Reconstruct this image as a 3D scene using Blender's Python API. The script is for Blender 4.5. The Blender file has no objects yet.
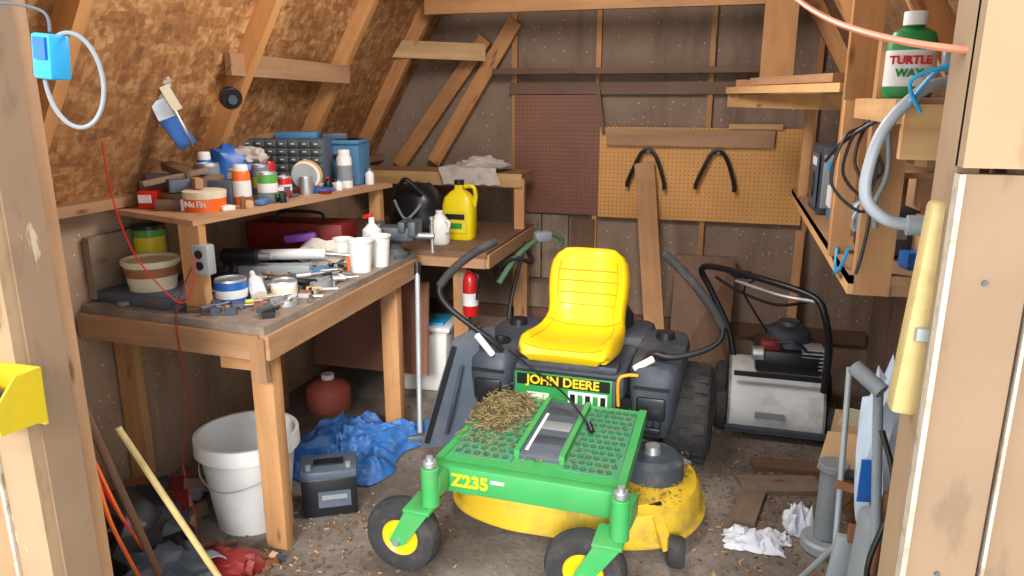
import bpy, bmesh, math, random
from mathutils import Vector, Matrix, Euler, noise as mnoise
random.seed(7)
R=random.random
def U(a,b): return a+(b-a)*R()
V=Vector
# ------------------------------------------------------------------ materials
def lin(h):
    h=h.lstrip('#'); c=[int(h[i:i+2],16)/255 for i in (0,2,4)]
    return tuple(((x/12.92) if x<=.04045 else ((x+.055)/1.055)**2.4) for x in c)+(1,)
def newmat(name):
    m=bpy.data.materials.new(name); m.use_nodes=True
    nt=m.node_tree; b=nt.nodes['Principled BSDF']; return m,nt,b
def N(nt,t,**k):
    n=nt.nodes.new(t)
    for a,v in k.items(): setattr(n,a,v)
    return n
def mixc(nt,fac,a,b,mode='MIX'):
    n=N(nt,'ShaderNodeMix',data_type='RGBA',blend_type=mode)
    for sock,val in ((n.inputs[0],fac),(n.inputs[6],a),(n.inputs[7],b)):
        if hasattr(val,'links'): nt.links.new(val,sock)
        else: sock.default_value=val
    return n.outputs[2]
def tex(nt,kind,scale,vec=None,**k):
    n=N(nt,kind)
    n.inputs['Scale'].default_value=scale
    for a,v in k.items(): n.inputs[a].default_value=v
    if vec is None:
        tc=N(nt,'ShaderNodeTexCoord'); vec=tc.outputs['Object']
    nt.links.new(vec,n.inputs['Vector']); return n
def mapping(nt,scale,src='Object',rot=(0,0,0)):
    tc=N(nt,'ShaderNodeTexCoord'); mp=N(nt,'ShaderNodeMapping'); mp.inputs['Scale'].default_value=scale; mp.inputs['Rotation'].default_value=rot
    nt.links.new(tc.outputs[src],mp.inputs['Vector']); return mp.outputs[0]
def ramp(nt,src,stops):
    r=N(nt,'ShaderNodeValToRGB'); e=r.color_ramp.elements
    while len(e)<len(stops): e.new(.5)
    for i,(p,c) in enumerate(stops):
        e[i].position=p; e[i].color=c if len(c)==4 else tuple(c)+(1,)
    nt.links.new(src,r.inputs[0]); return r.outputs[0]
def bump(nt,b,src,strength,dist=.01):
    n=N(nt,'ShaderNodeBump'); n.inputs['Strength'].default_value=strength; n.inputs['Distance'].default_value=dist
    nt.links.new(src,n.inputs['Height']); nt.links.new(n.outputs[0],b.inputs['Normal'])
def sc(c,k): return tuple(min(1,x*k) for x in c[:3])+(1,)
def mat(name,h,rough=.5,metal=0,var=.15,scale=9,dirt=0,dirtc='#4a3d30',bmp=0,coat=0):
    m,nt,b=newmat(name); c=lin(h)
    n=tex(nt,'ShaderNodeTexNoise',scale,Detail=5)
    out=mixc(nt,n.outputs[0],sc(c,1-var),sc(c,1+var))
    if dirt:
        n2=tex(nt,'ShaderNodeTexNoise',scale*.7,Detail=9,Roughness=.7)
        f=ramp(nt,n2.outputs[0],[(.5,(0,0,0)),(.72,(dirt,dirt,dirt))])
        out=mixc(nt,f,out,lin(dirtc))
        rr=ramp(nt,n2.outputs[0],[(.4,(rough,)*3),(.7,(min(1,rough+.35),)*3)]); nt.links.new(rr,b.inputs['Roughness'])
    nt.links.new(out,b.inputs['Base Color'])
    b.inputs['Roughness'].default_value=rough; b.inputs['Metallic'].default_value=metal
    if coat: b.inputs['Coat Weight'].default_value=coat
    if bmp: bump(nt,b,n.outputs[0],bmp)
    return m
def peelmat(name,h,light,amount=.62):
    m,nt,b=newmat(name); c=lin(h)
    n=tex(nt,'ShaderNodeTexNoise',4,Detail=8,Roughness=.6)
    out=mixc(nt,n.outputs[0],sc(c,.78),sc(c,1.2))
    v=mapping(nt,(5,5,1.6)); n2=tex(nt,'ShaderNodeTexNoise',1.3,v,Detail=10,Roughness=.62)
    out=mixc(nt,ramp(nt,n2.outputs[0],[(amount,(0,0,0)),(amount+.02,(.85,.85,.85))]),out,lin(light))
    n3=tex(nt,'ShaderNodeTexNoise',2.3,v,Detail=8,Roughness=.6)
    out=mixc(nt,ramp(nt,n3.outputs[0],[(.58,(0,0,0)),(.66,(.5,.5,.5))]),out,sc(c,.6))
    nt.links.new(out,b.inputs['Base Color']); b.inputs['Roughness'].default_value=.85; bump(nt,b,n2.outputs[0],.2); return m
def wood(name,h,rough=.65,dirt=0,contrast=.35):
    m,nt,b=newmat(name); c=lin(h)
    v=mapping(nt,(1.6,28,28),'UV')
    n=tex(nt,'ShaderNodeTexNoise',1.0,v,Detail=6,Distortion=.6)
    v2=mapping(nt,(1.2,5,5),'UV')
    n2=tex(nt,'ShaderNodeTexNoise',2.0,v2,Detail=3)
    col=mixc(nt,n.outputs[0],sc(c,1-contrast),sc(c,1+contrast))
    col=mixc(nt,ramp(nt,n2.outputs[0],[(.35,(0,0,0)),(.75,(.6,.6,.6))]),col,(c[0]*.7,c[1]*.56,c[2]*.45,1))
    vk=mapping(nt,(3.2,11,11),'UV'); k=tex(nt,'ShaderNodeTexVoronoi',1.0,vk)
    kf=ramp(nt,k.outputs[0],[(.05,(.85,.85,.85)),(.14,(0,0,0))])
    col=mixc(nt,kf,col,(c[0]*.35,c[1]*.2,c[2]*.12,1))
    n4=tex(nt,'ShaderNodeTexNoise',5,None,Detail=8,Roughness=.75)
    col=mixc(nt,ramp(nt,n4.outputs[0],[(.5,(0,0,0)),(.75,(.45,.45,.45))]),col,sc(c,.45))
    if dirt:
        n3=tex(nt,'ShaderNodeTexNoise',6,None,Detail=8,Roughness=.7)
        col=mixc(nt,ramp(nt,n3.outputs[0],[(.42,(0,0,0)),(.65,(dirt,dirt,dirt))]),col,lin('#5a554e'))
    at=N(nt,'ShaderNodeAttribute',attribute_name='tint')
    col=mixc(nt,1.0,col,at.outputs['Color'],'MULTIPLY')
    nt.links.new(col,b.inputs['Base Color']); b.inputs['Roughness'].default_value=rough
    bump(nt,b,n.outputs[0],.25,.004); return m
def speckle(name,h,h2,dots='#d8d0c4',rough=.8,stain='#5b4030'):
    m,nt,b=newmat(name)
    n=tex(nt,'ShaderNodeTexNoise',2.5,Detail=8,Roughness=.65)
    col=mixc(nt,ramp(nt,n.outputs[0],[(.3,(0,0,0)),(.7,(1,1,1))]),lin(h),lin(h2))
    vs=mapping(nt,(3.5,3.5,.6)); ns=tex(nt,'ShaderNodeTexNoise',1.6,vs,Detail=6,Roughness=.6)
    col=mixc(nt,ramp(nt,ns.outputs[0],[(.5,(0,0,0)),(.75,(.7,.7,.7))]),col,lin(stain))
    vo=tex(nt,'ShaderNodeTexVoronoi',30)
    sep=N(nt,'ShaderNodeSeparateColor'); nt.links.new(vo.outputs['Color'],sep.inputs[0])
    d=N(nt,'ShaderNodeMath',operation='LESS_THAN'); nt.links.new(vo.outputs['Distance'],d.inputs[0]); d.inputs[1].default_value=.13
    g=N(nt,'ShaderNodeMath',operation='GREATER_THAN'); nt.links.new(sep.outputs[0],g.inputs[0]); g.inputs[1].default_value=.45
    mu=N(nt,'ShaderNodeMath',operation='MULTIPLY'); nt.links.new(d.outputs[0],mu.inputs[0]); nt.links.new(g.outputs[0],mu.inputs[1])
    m2=N(nt,'ShaderNodeMath',operation='MULTIPLY'); nt.links.new(mu.outputs[0],m2.inputs[0]); m2.inputs[1].default_value=.8
    col=mixc(nt,m2.outputs[0],col,lin(dots))
    nt.links.new(col,b.inputs['Base Color']); b.inputs['Roughness'].default_value=rough
    bump(nt,b,n.outputs[0],.3); return m
def pegmat(name,h):
    m,nt,b=newmat(name); c=lin(h)
    n=tex(nt,'ShaderNodeTexNoise',3,Detail=6)
    col=mixc(nt,n.outputs[0],sc(c,.65),sc(c,1.3))
    v=mapping(nt,(1/.0254,)*3,'UV')
    fr=N(nt,'ShaderNodeVectorMath',operation='FRACTION'); nt.links.new(v,fr.inputs[0])
    su=N(nt,'ShaderNodeVectorMath',operation='SUBTRACT'); nt.links.new(fr.outputs[0],su.inputs[0]); su.inputs[1].default_value=(.5,.5,0)
    mu=N(nt,'ShaderNodeVectorMath',operation='MULTIPLY'); nt.links.new(su.outputs[0],mu.inputs[0]); mu.inputs[1].default_value=(1,1,0)
    ln=N(nt,'ShaderNodeVectorMath',operation='LENGTH'); nt.links.new(mu.outputs[0],ln.inputs[0])
    lt=N(nt,'ShaderNodeMath',operation='LESS_THAN'); nt.links.new(ln.outputs['Value'],lt.inputs[0]); lt.inputs[1].default_value=.14
    col=mixc(nt,lt.outputs[0],col,sc(c,.25))
    nt.links.new(col,b.inputs['Base Color']); b.inputs['Roughness'].default_value=.6; return m
def osbmat(name,a,bb,cc):
    m,nt,b=newmat(name)
    outs=[]
    for i,(sz,rot) in enumerate((((1,.5,1.3),(.5,0,.3)),((1.2,1.4,.6),(1.2,.3,0)),((1,1,1),(0,0,.8)))):
        vv=mapping(nt,sz,'Object',rot)
        vo=tex(nt,'ShaderNodeTexVoronoi',(20,24,42)[i],vv); vo.distance='MANHATTAN'
        s=N(nt,'ShaderNodeSeparateColor'); nt.links.new(vo.outputs['Color'],s.inputs[0]); outs.append(s.outputs[i])
    av=N(nt,'ShaderNodeMath',operation='ADD'); nt.links.new(outs[0],av.inputs[0]); nt.links.new(outs[1],av.inputs[1])
    av2=N(nt,'ShaderNodeMath',operation='ADD'); nt.links.new(av.outputs[0],av2.inputs[0]); nt.links.new(outs[2],av2.inputs[1])
    hf=N(nt,'ShaderNodeMath',operation='MULTIPLY'); nt.links.new(av2.outputs[0],hf.inputs[0]); hf.inputs[1].default_value=.333
    col=ramp(nt,hf.outputs[0],[(.12,lin(a)),(.5,lin(bb)),(.9,lin(cc))])
    n=tex(nt,'ShaderNodeTexNoise',1.5,None,Detail=5)
    col=mixc(nt,ramp(nt,n.outputs[0],[(.4,(0,0,0)),(.7,(.45,.45,.45))]),col,lin(a))
    nt.links.new(col,b.inputs['Base Color']); b.inputs['Roughness'].default_value=.75
    bump(nt,b,hf.outputs[0],.08,.003); return m

W_pine=wood('pine_wood','#c49363'); W_raft=wood('rafter_wood','#c48e58'); W_dark=wood('dark_wood','#775a45'); W_grey=wood('weathered_wood','#94806b',dirt=.4)
W_bench=wood('bench_top_wood','#8c8174',dirt=.75); W_edge=wood('bench_edge_wood','#b08965'); W_lt=wood('light_board','#d2a973')
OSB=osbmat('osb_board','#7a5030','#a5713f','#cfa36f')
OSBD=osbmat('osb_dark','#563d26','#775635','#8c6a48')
WALLB=speckle('brown_panel','#806a58','#9e8773'); WALLL=speckle('left_panel','#98795f','#b4987f',stain='#7a5e48')
PEG=pegmat('pegboard_light','#dfa35b'); PEGD=pegmat('pegboard_dark','#875a46')
DOORP=peelmat('tan_paint','#9d7e5b','#c7b69c',.66)
DOORG=peelmat('weathered_paint','#8a7159','#b9a890',.66)
DOORL=peelmat('pale_paint','#a08465','#cabba6',.68)
PEEL=mat('peeling_paint','#b8ab99',.85,var=.15,scale=30,dirt=.85,dirtc='#75604a',bmp=.4)
def floormat():
    m,nt,b=newmat('dirty_floor')
    n=tex(nt,'ShaderNodeTexNoise',2.2,Detail=10,Roughness=.7)
    n2=tex(nt,'ShaderNodeTexNoise',40,Detail=6,Roughness=.8)
    col=ramp(nt,n.outputs[0],[(.3,lin('#554b44')),(.5,lin('#7d7268')),(.72,lin('#a0958a'))])
    col=mixc(nt,ramp(nt,n2.outputs[0],[(.45,(0,0,0)),(.7,(.6,.6,.6))]),col,lin('#463b33'))
    nt.links.new(col,b.inputs['Base Color']); b.inputs['Roughness'].default_value=.9
    bump(nt,b,n2.outputs[0],.5,.01); return m
FLOOR=floormat()
GROUND=mat('outside_ground','#bdb7ad',.9,var=.2)
YEL=mat('mower_yellow','#efc408',.42,var=.05,dirt=.12,dirtc='#b8983a',coat=.1); YELG=mat('seat_groove','#b98f08',.6); YELD=mat('deck_yellow','#d9b32a',.45,var=.12,dirt=.85,dirtc='#82704a',scale=7)
GRN=mat('mower_green','#3fa457',.38,var=.08,dirt=.35,dirtc='#75805a',coat=.15); GRND=mat('decal_green','#2c8c46',.4,var=.05)
TREAD=mat('footplate_green','#478c66',.65,var=.2,dirt=.7,dirtc='#7b7656',scale=12); DIMP=mat('tread_dimple','#2b7049',.6,var=.2,dirt=.3,dirtc='#6e6a48',scale=30)
BLK=mat('black_plastic','#39404a',.5,var=.15,dirt=.45,dirtc='#7a7268'); BLK2=mat('black_rubber','#2e2e30',.75,var=.2,dirt=.5,dirtc='#6b6259',scale=14)
BLKG=mat('black_gloss','#1e1f23',.35,var=.1); SLATE=mat('slate_plastic','#4d5765',.5,var=.12,dirt=.3,dirtc='#87807a')
DECAL=mat('decal_black','#101410',.4); WHT=mat('white_plastic','#e4e3e0',.45,var=.05,dirt=.25,dirtc='#a49a8a'); CREAM=mat('cream_plastic','#ddd2b6',.45,var=.06,dirt=.25,dirtc='#8a7a60')
STEEL=mat('steel','#c2c5c7',.35,.8,var=.2,dirt=.2,dirtc='#6b5a4a'); GALV=mat('galvanized','#a8afb2',.5,.35,var=.2,dirt=.3,dirtc='#7b7268'); IRON=mat('cast_iron','#5b626a',.5,.4,var=.2)
SHROUD=mat('shroud_grey','#d2d3d1',.5,0,var=.12,dirt=.8,dirtc='#837b74',scale=5)
RUST=mat('rust','#8a5a3e',.8,.1,var=.3); RED=mat('red_paint','#cc2320',.35,var=.08,coat=.3); DRED=mat('dark_red','#7a1e1c',.5,var=.1)
ORNG=mat('orange_plastic','#ea6820',.4,var=.06); BLUE=mat('blue_plastic','#2465b5',.4,var=.1); TEALB=mat('steel_blue','#4b7fa8',.45,.1,var=.1,dirt=.2)
LBLUE=mat('light_blue','#2f9fd4',.4,var=.06); TARP=mat('tarp_blue','#3168ab',.38,var=.35,scale=24,dirt=.4,dirtc='#8c9cb0',bmp=.5)
CLOTH=mat('rag_cloth','#c6bdb1',.9,var=.2,dirt=.5,dirtc='#7a6a5c',scale=20); CARD=mat('cardboard','#b8956e',.85,var=.12)
HAY=mat('dry_grass','#9a8a5c',.9,var=.4,scale=60); HAYD=mat('dark_clippings','#5d5238',.9,var=.4,scale=60); LEAF=mat('dead_leaf','#7a5232',.9,var=.5,scale=30)
GREY=mat('grey_plastic','#868c8f',.5,var=.1,dirt=.2); GRC=mat('can_green','#5aa544',.4,var=.08); YLC=mat('can_yellow','#dcca30',.4,var=.08)
JUGY=mat('jug_yellow','#e6d014',.35,var=.05); PURP=mat('purple','#8a4aa8',.5); COPPER=mat('copper_dust','#9a6440',.6,var=.2); DRAWER=mat('smoky_drawer','#5f6a68',.25,var=.2)
YBIN=mat('bin_yellow','#c9ae1c',.45,var=.05,dirt=.2); PINKC=mat('orange_cord','#d6886a',.5,var=.05); WOODY=mat('varnished_bar','#bfa870',.5,var=.16,scale=14,dirt=.6,dirtc='#8a6c3c')
PAPER=mat('white_paper','#dfe2ea',.7,var=.06)

# ------------------------------------------------------------------ builder
class B:
    def __init__(s,name): s.name=name; s.bm=bmesh.new(); s.mats=[]; s.uv=s.bm.loops.layers.uv.new('UVMap'); s.tl=s.bm.loops.layers.float_color.new('tint'); s.X=Matrix.Identity(4)
    def add(s,vs,fs,m,M=None,rawuv=False):
        if m not in s.mats: s.mats.append(m)
        mi=s.mats.index(m); T=s.X@(M or Matrix.Identity(4))
        mn=[min(v[i] for v in vs) for i in range(3)]; mx=[max(v[i] for v in vs) for i in range(3)]
        ext=[mx[i]-mn[i] for i in range(3)]; L=ext.index(max(ext)); o=[i for i in range(3) if i!=L]
        ou,ov=(0,0) if rawuv else (U(0,50),U(0,50)); t=U(.82,1.15)
        bv=[s.bm.verts.new(T@V(v)) for v in vs]
        for f in fs:
            try: fc=s.bm.faces.new([bv[i] for i in f])
            except ValueError: continue
            fc.material_index=mi; fc.smooth=True
            for lp,i in zip(fc.loops,f):
                v=vs[i]
                if rawuv: lp[s.uv].uv=(v[0]+v[1],v[2])
                else: lp[s.uv].uv=(v[L]+ou, v[o[0]]+v[o[1]]+ov)
                lp[s.tl]=(t,t,t,1)
    def box(s,c,sz,m,rot=None,bevel=0,seg=2,rawuv=False,taper=None):
        M=Matrix.Translation(c)
        if rot is not None: M=M@(rot if isinstance(rot,Matrix) else Euler(rot).to_matrix().to_4x4())
        if bevel>0:
            t=bmesh.new(); bmesh.ops.create_cube(t,size=1)
            for v in t.verts: v.co=V((v.co.x*sz[0],v.co.y*sz[1],v.co.z*sz[2]))
            if taper:
                for v in t.verts:
                    if v.co.z<0: v.co.x*=taper; v.co.y*=taper
            bmesh.ops.bevel(t,geom=list(t.edges),offset=bevel,segments=seg,profile=.5,affect='EDGES')
            t.verts.index_update(); vs=[v.co.copy() for v in t.verts]; fs=[[v.index for v in f.verts] for f in t.faces]; t.free()
        else:
            x,y,z=sz[0]/2,sz[1]/2,sz[2]/2
            vs=[V((a*x,b_*y,d*z)) for d in(-1,1) for b_ in(-1,1) for a in(-1,1)]
            if taper:
                for v in vs:
                    if v.z<0: v.x*=taper; v.y*=taper
            fs=[(0,2,3,1),(4,5,7,6),(0,1,5,4),(2,6,7,3),(0,4,6,2),(1,3,7,5)]
        if rawuv: c=V(c); vs2=[v+c for v in vs]; s.add(vs2,fs,m,None,True)
        else: s.add(vs,fs,m,M)
    def beam(s,p0,p1,w,t,m,up=(0,0,1),bevel=0):
        p0=V(p0);p1=V(p1);d=(p1-p0);L=d.length;d.normalize();u=V(up)
        if abs(d.dot(u))>.98: u=V((0,1,0))
        sd=u.cross(d).normalized(); u=d.cross(sd).normalized()
        M=Matrix((d,sd,u)).transposed().to_4x4()
        s.box((p0+p1)/2,(L,w,t),m,M,bevel)
    def lathe(s,prof,m,c=(0,0,0),ax=(0,0,1),seg=28,sx=1,sy=1):
        q=V((0,0,1)).rotation_difference(V(ax).normalized()).to_matrix().to_4x4(); M=Matrix.Translation(c)@q
        vs=[];fs=[];n=len(prof)
        for r,h in prof:
            for i in range(seg):
                a=2*math.pi*i/seg; vs.append(V((max(r,1e-5)*math.cos(a)*sx,max(r,1e-5)*math.sin(a)*sy,h)))
        for j in range(n-1):
            for i in range(seg):
                k=(i+1)%seg; fs.append((j*seg+i,j*seg+k,(j+1)*seg+k,(j+1)*seg+i))
        s.add(vs,fs,m,M)
    def cyl(s,p0,p1,r,m,r2=None,seg=20,b=0):
        p0=V(p0);p1=V(p1);L=(p1-p0).length; r2=r if r2 is None else r2
        pr=[(0,0),(r-b,0),(r,b),(r2,L-b),(r2-b,L),(0,L)] if b else [(0,0),(r,0),(r2,L),(0,L)]
        s.lathe(pr,m,p0,p1-p0,seg)
    def tube(s,pts,r,m,seg=8,res=6,closed=False):
        P=[V(p) for p in pts]; n=len(P)
        if n>2:
            out=[]
            rng=n if closed else n-1
            for i in range(rng):
                g=(lambda k:P[k%n]) if closed else (lambda k:P[max(0,min(n-1,k))])
                a,b_,c,d=g(i-1),g(i),g(i+1),g(i+2)
                for j in range(res):
                    t=j/res; out.append(.5*((2*b_)+(c-a)*t+(2*a-5*b_+4*c-d)*t*t+(3*b_-a-3*c+d)*t**3))
            if not closed: out.append(P[-1])
            P=out
        n=len(P); vs=[];fs=[]; prev=None
        for i,p in enumerate(P):
            if closed: d=(P[(i+1)%n]-P[i-1])
            else: d=P[min(i+1,n-1)]-P[max(i-1,0)]
            d=d.normalized() if d.length>1e-7 else V((0,0,1))
            if prev is None:
                u=d.orthogonal().normalized()
            else:
                u=(prev-d*prev.dot(d)); u=u.normalized() if u.length>1e-6 else d.orthogonal().normalized()
            prev=u; w=d.cross(u); rr=r(i/(n-1)) if callable(r) else r
            for k in range(seg):
                a=2*math.pi*k/seg; vs.append(p+(u*math.cos(a)+w*math.sin(a))*rr)
        for i in range(n if closed else n-1):
            j=(i+1)%n
            for k in range(seg):
                l=(k+1)%seg; fs.append((i*seg+k,i*seg+l,j*seg+l,j*seg+k))
        if not closed: fs+= [tuple(range(seg))[::-1],tuple((n-1)*seg+k for k in range(seg))]
        s.add(vs,fs,m)
    def prism(s,pts,vec,m,rawuv=False):
        P=[V(p) for p in pts]; v=V(vec); n=len(P)
        fs=[tuple(range(n)),tuple(range(2*n-1,n-1,-1))]+[(i,n+i,n+(i+1)%n,(i+1)%n) for i in range(n)]
        s.add(P+[p+v for p in P],fs,m,None,rawuv)
    def loft(s,rings,m,cap=True):
        n=len(rings[0]); vs=[V(p) for r in rings for p in r]; fs=[]
        for j in range(len(rings)-1):
            for i in range(n):
                k=(i+1)%n; fs.append((j*n+i,j*n+k,(j+1)*n+k,(j+1)*n+i))
        if cap: fs+=[tuple(range(n))[::-1],tuple((len(rings)-1)*n+i for i in range(n))]
        s.add(vs,fs,m)
    def grid(s,fn,nu,nv,m):
        vs=[V(fn(i/nu,j/nv)) for j in range(nv+1) for i in range(nu+1)]
        fs=[(j*(nu+1)+i,j*(nu+1)+i+1,(j+1)*(nu+1)+i+1,(j+1)*(nu+1)+i) for j in range(nv) for i in range(nu)]
        s.add(vs,fs,m)
    def blob(s,c,sz,m,amp=.25,fr=3,sub=3,seed=0,flat=True):
        t=bmesh.new(); bmesh.ops.create_icosphere(t,subdivisions=sub,radius=1)
        vs=[]
        t.verts.index_update()
        for v in t.verts:
            p=v.co.copy(); k=1+amp*mnoise.noise(p*fr+V((seed*7.1,seed*3.3,seed)))+amp*.5*mnoise.noise(p*fr*2.7+V((seed,0,seed*2)))
            p=p*k
            if flat and p.z<-.45: p.z=-.45
            vs.append(V((p.x*sz[0],p.y*sz[1],p.z*sz[2])))
        fs=[[v.index for v in f.verts] for f in t.faces]; t.free()
        s.add(vs,fs,m,Matrix.Translation(c))
    def text(s,body,size,m,M,ext=.0015,bold=0):
        cu=bpy.data.curves.new('t','FONT'); cu.body=body; cu.size=size; cu.extrude=ext; cu.offset=bold; cu.align_x='CENTER'; cu.align_y='CENTER'
        ob=bpy.data.objects.new('t',cu); bpy.context.collection.objects.link(ob); bpy.context.view_layer.update()
        me=bpy.data.meshes.new_from_object(ob.evaluated_get(bpy.context.evaluated_depsgraph_get()))
        if len(me.vertices): s.add([v.co.copy() for v in me.vertices],[list(p.vertices) for p in me.polygons],m,M)
        bpy.data.objects.remove(ob); bpy.data.curves.remove(cu)
    def done(s,recenter=True):
        me=bpy.data.meshes.new(s.name)
        c=V((0,0,0))
        if recenter and len(s.bm.verts):
            xs=[v.co for v in s.bm.verts]
            c=V(((min(p.x for p in xs)+max(p.x for p in xs))/2,(min(p.y for p in xs)+max(p.y for p in xs))/2,min(p.z for p in xs)))
            for v in s.bm.verts: v.co-=c
        bmesh.ops.recalc_face_normals(s.bm,faces=s.bm.faces[:])
        s.bm.to_mesh(me); s.bm.free()
        for m in s.mats: me.materials.append(m)
        try: me.set_sharp_from_angle(angle=math.radians(38))
        except Exception: pass
        o=bpy.data.objects.new(s.name,me); o.location=c; bpy.context.collection.objects.link(o); return o
def face_mat(c,right,up):
    r=V(right).normalized(); u=V(up); u=(u-r*u.dot(r)).normalized(); n=r.cross(u)
    M=Matrix((r,u,n)).transposed().to_4x4(); M.translation=V(c); return M

XL,XR,YF,YB,ZE=-2.35,.9,1.35,4.7,1.25
# ------------------------------------------------------------------ shell
b=B('floor'); b.box((-.72,3.0,-.05),(3.4,3.6,.1),FLOOR); b.done()
b=B('ground'); b.box((-.7,-3.4,-.11),(16,9.2,.1),GROUND); b.done()
b=B('wall_left'); b.box((XL-.03,3.03,.62),(.06,3.4,1.27),WALLL); b.done(False)
b=B('wall_right'); b.box((XR+.03,3.03,.62),(.06,3.4,1.27),WALLB); b.done(False)
prof=[(XL,0),(XR,0),(XR,ZE),(.35,2.2),(-.725,2.75),(-1.8,2.2),(XL,ZE)]
b=B('wall_back'); b.prism([(x,YB,z) for x,z in prof],(0,.06,0),WALLB); b.done(False)
b=B('roof')
b.prism([(XL,1.3,ZE),(XL,YB,ZE),(-1.8,YB,2.2),(-1.8,1.3,2.2)],(-.03,0,.02),OSB)
b.prism([(-1.8,1.3,2.2),(-1.8,YB,2.2),(-.725,YB,2.75),(-.725,1.3,2.75)],(0,0,.03),OSB)
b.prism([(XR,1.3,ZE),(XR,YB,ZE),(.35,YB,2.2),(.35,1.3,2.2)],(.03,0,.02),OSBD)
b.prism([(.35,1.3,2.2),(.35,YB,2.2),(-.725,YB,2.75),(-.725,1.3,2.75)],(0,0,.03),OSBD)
b.done(False)
JL=-.055
b=B('wall_front')
b.box((-2.56+JL,1.3,1.0),(1.96,.08,2.0),DOORP); b.box((1.45,1.3,1.0),(2.1,.08,2.0),DOORG)
b.prism([(-3.4,1.26,2.0),(2.4,1.26,2.0),(.45,1.26,2.45),(-.72,1.26,2.95),(-1.9,1.26,2.45)],(0,.08,0),DOORP)
b.done(False)
b=B('trim_1'); b.X=Matrix.Translation((JL,0,0))
b.beam((-1.535,1.245,0),(-1.535,1.245,2.0),.10,.035,DOORL,up=(0,1,0)); b.beam((-1.565,1.375,0),(-1.565,1.375,2.0),.16,.05,W_edge,up=(0,1,0))
b.beam((-1.49,1.31,0),(-1.49,1.31,2.0),.02,.10,DOORG,up=(0,1,0))
b.beam((-1.592,1.235,0),(-1.592,1.235,2.0),.010,.03,PEEL,up=(0,1,0))
b.done(False)
b=B('trim_2')
b.beam((.385,1.245,0),(.385,1.245,1.56),.11,.03,DOORG,up=(0,1,0)); b.beam((.40,1.24,1.57),(.40,1.24,2.0),.14,.04,DOORL,up=(0,1,0))
b.beam((.345,1.31,0),(.345,1.31,2.0),.03,.12,DOORL,up=(0,1,0)); b.beam((.332,1.235,0),(.332,1.235,1.56),.008,.03,PEEL,up=(0,1,0))
b.beam((.448,1.235,0),(.448,1.235,1.56),.005,.02,PEEL,up=(0,1,0))
b.box((.75,1.25,1.585),(.6,.03,.03),DOORL); b.box((.49,1.25,.6),(.05,.03,.02),PEEL)
for z in(.9,1.4): b.cyl((.385,1.235,z),(.385,1.226,z),.004,IRON)
b.done(False)
n_r=Vector((.866,0,-.5))
b=B('rafter_frame')
for i,y in enumerate((1.9,2.83,3.62,4.35)):
    b.beam((-2.35+.04,y,1.25),(-1.8+.04,y,2.2),.05,.09,W_raft,up=n_r)
    b.beam((-1.8,y,2.16),(-.725,y,2.70),.04,.09,W_raft)
b.beam((-2.12,4.64,1.22),(-1.50,4.64,2.02),.05,.09,W_raft,up=n_r)
b.beam((-1.86,4.62,1.25),(-1.30,4.62,2.12),.045,.09,W_raft,up=n_r)
for y in (2.3,3.3,4.1):
    b.beam((.9-.03,y,1.25),(.35-.03,y,2.2),.04,.09,W_raft,up=(-.866,0,-.5)); b.beam((.35,y,2.16),(-.725,y,2.70),.04,.09,W_dark)
b.beam((-2.30,1.4,1.27),(-2.30,4.7,1.27),.09,.04,W_edge)
b.beam((.86,1.4,1.27),(.86,4.7,1.27),.08,.04,W_dark)
b.done(False)
b=B('tie_beam'); b.beam((-1.72,4.2,2.17),(.40,4.2,2.17),.04,.09,W_raft); b.done(False)
b=B('brace_board'); b.beam((-1.99,2.72,1.80),(-1.93,3.62,1.78),.03,.09,W_edge); b.done(False)
b=B('brace_board'); b.beam((-2.0,4.28,1.95),(-1.46,4.5,1.93),.03,.10,W_lt); b.done(False)
b=B('wall_back_studs')
for x,w in((-1.32,.035),(-.79,.03),(-.12,.03),(.47,.03)):
    b.beam((x,4.68,.0),(x,4.68,2.2),w,.035,W_raft,up=(0,1,0))
b.beam((-2.3,4.68,.25),(.88,4.68,.25),.035,.08,W_dark)
b.done(False)
b=B('ledger_rail'); b.beam((-1.43,4.6,1.82),(.2,4.6,1.82),.12,.035,W_dark); b.beam((-1.35,4.655,1.72),(.2,4.655,1.72),.02,.07,W_dark)
b.beam((-.79,4.63,1.78),(-.74,4.63,1.45),.02,.02,W_dark); b.done(False)
b=B('pegboard_panel'); b.box((-1.04,4.655,1.31),(.55,.008,.74),PEGD,rawuv=True); b.done(False)
b=B('pegboard_panel'); b.box((-.16,4.652,1.21),(1.21,.008,.56),PEG,rawuv=True); b.done(False)
b=B('header_board'); b.beam((-.72,4.63,1.43),(.26,4.63,1.43),.03,.10,W_edge); b.beam((-.0,4.635,1.50),(.3,4.635,1.50),.03,.03,W_lt); b.done(False)
b=B('panel_boards')
b.box((-1.22,4.65,.72),(.17,.02,.42),W_grey); b.box((-1.04,4.65,.72),(.17,.02,.42),W_grey); b.box((-.86,4.65,.70),(.15,.02,.42),W_dark); b.done(False)
for x in (-.46,-.05):
    b=B('utility_hook')
    b.tube([(x-.12,4.60,1.13),(x-.115,4.60,1.17),(x-.07,4.60,1.28),(x-.035,4.61,1.345),(x+.02,4.61,1.35),(x+.06,4.60,1.29),(x+.10,4.60,1.17),(x+.105,4.60,1.12)],.012,BLKG)
    b.cyl((x,4.65,1.345),(x,4.60,1.352),.010,IRON); b.done()
b=B('leaning_plank'); b.beam((-.48,4.60,1.28),(-.32,4.35,.01),.12,.022,W_pine,up=(0,1,0)); b.done()
b=B('leaning_panel'); b.prism([(-.26,4.30,.0),(.08,4.40,.0),(.10,4.62,.72),(-.26,4.60,.72)],(0,.015,0),W_dark); b.done()
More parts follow.
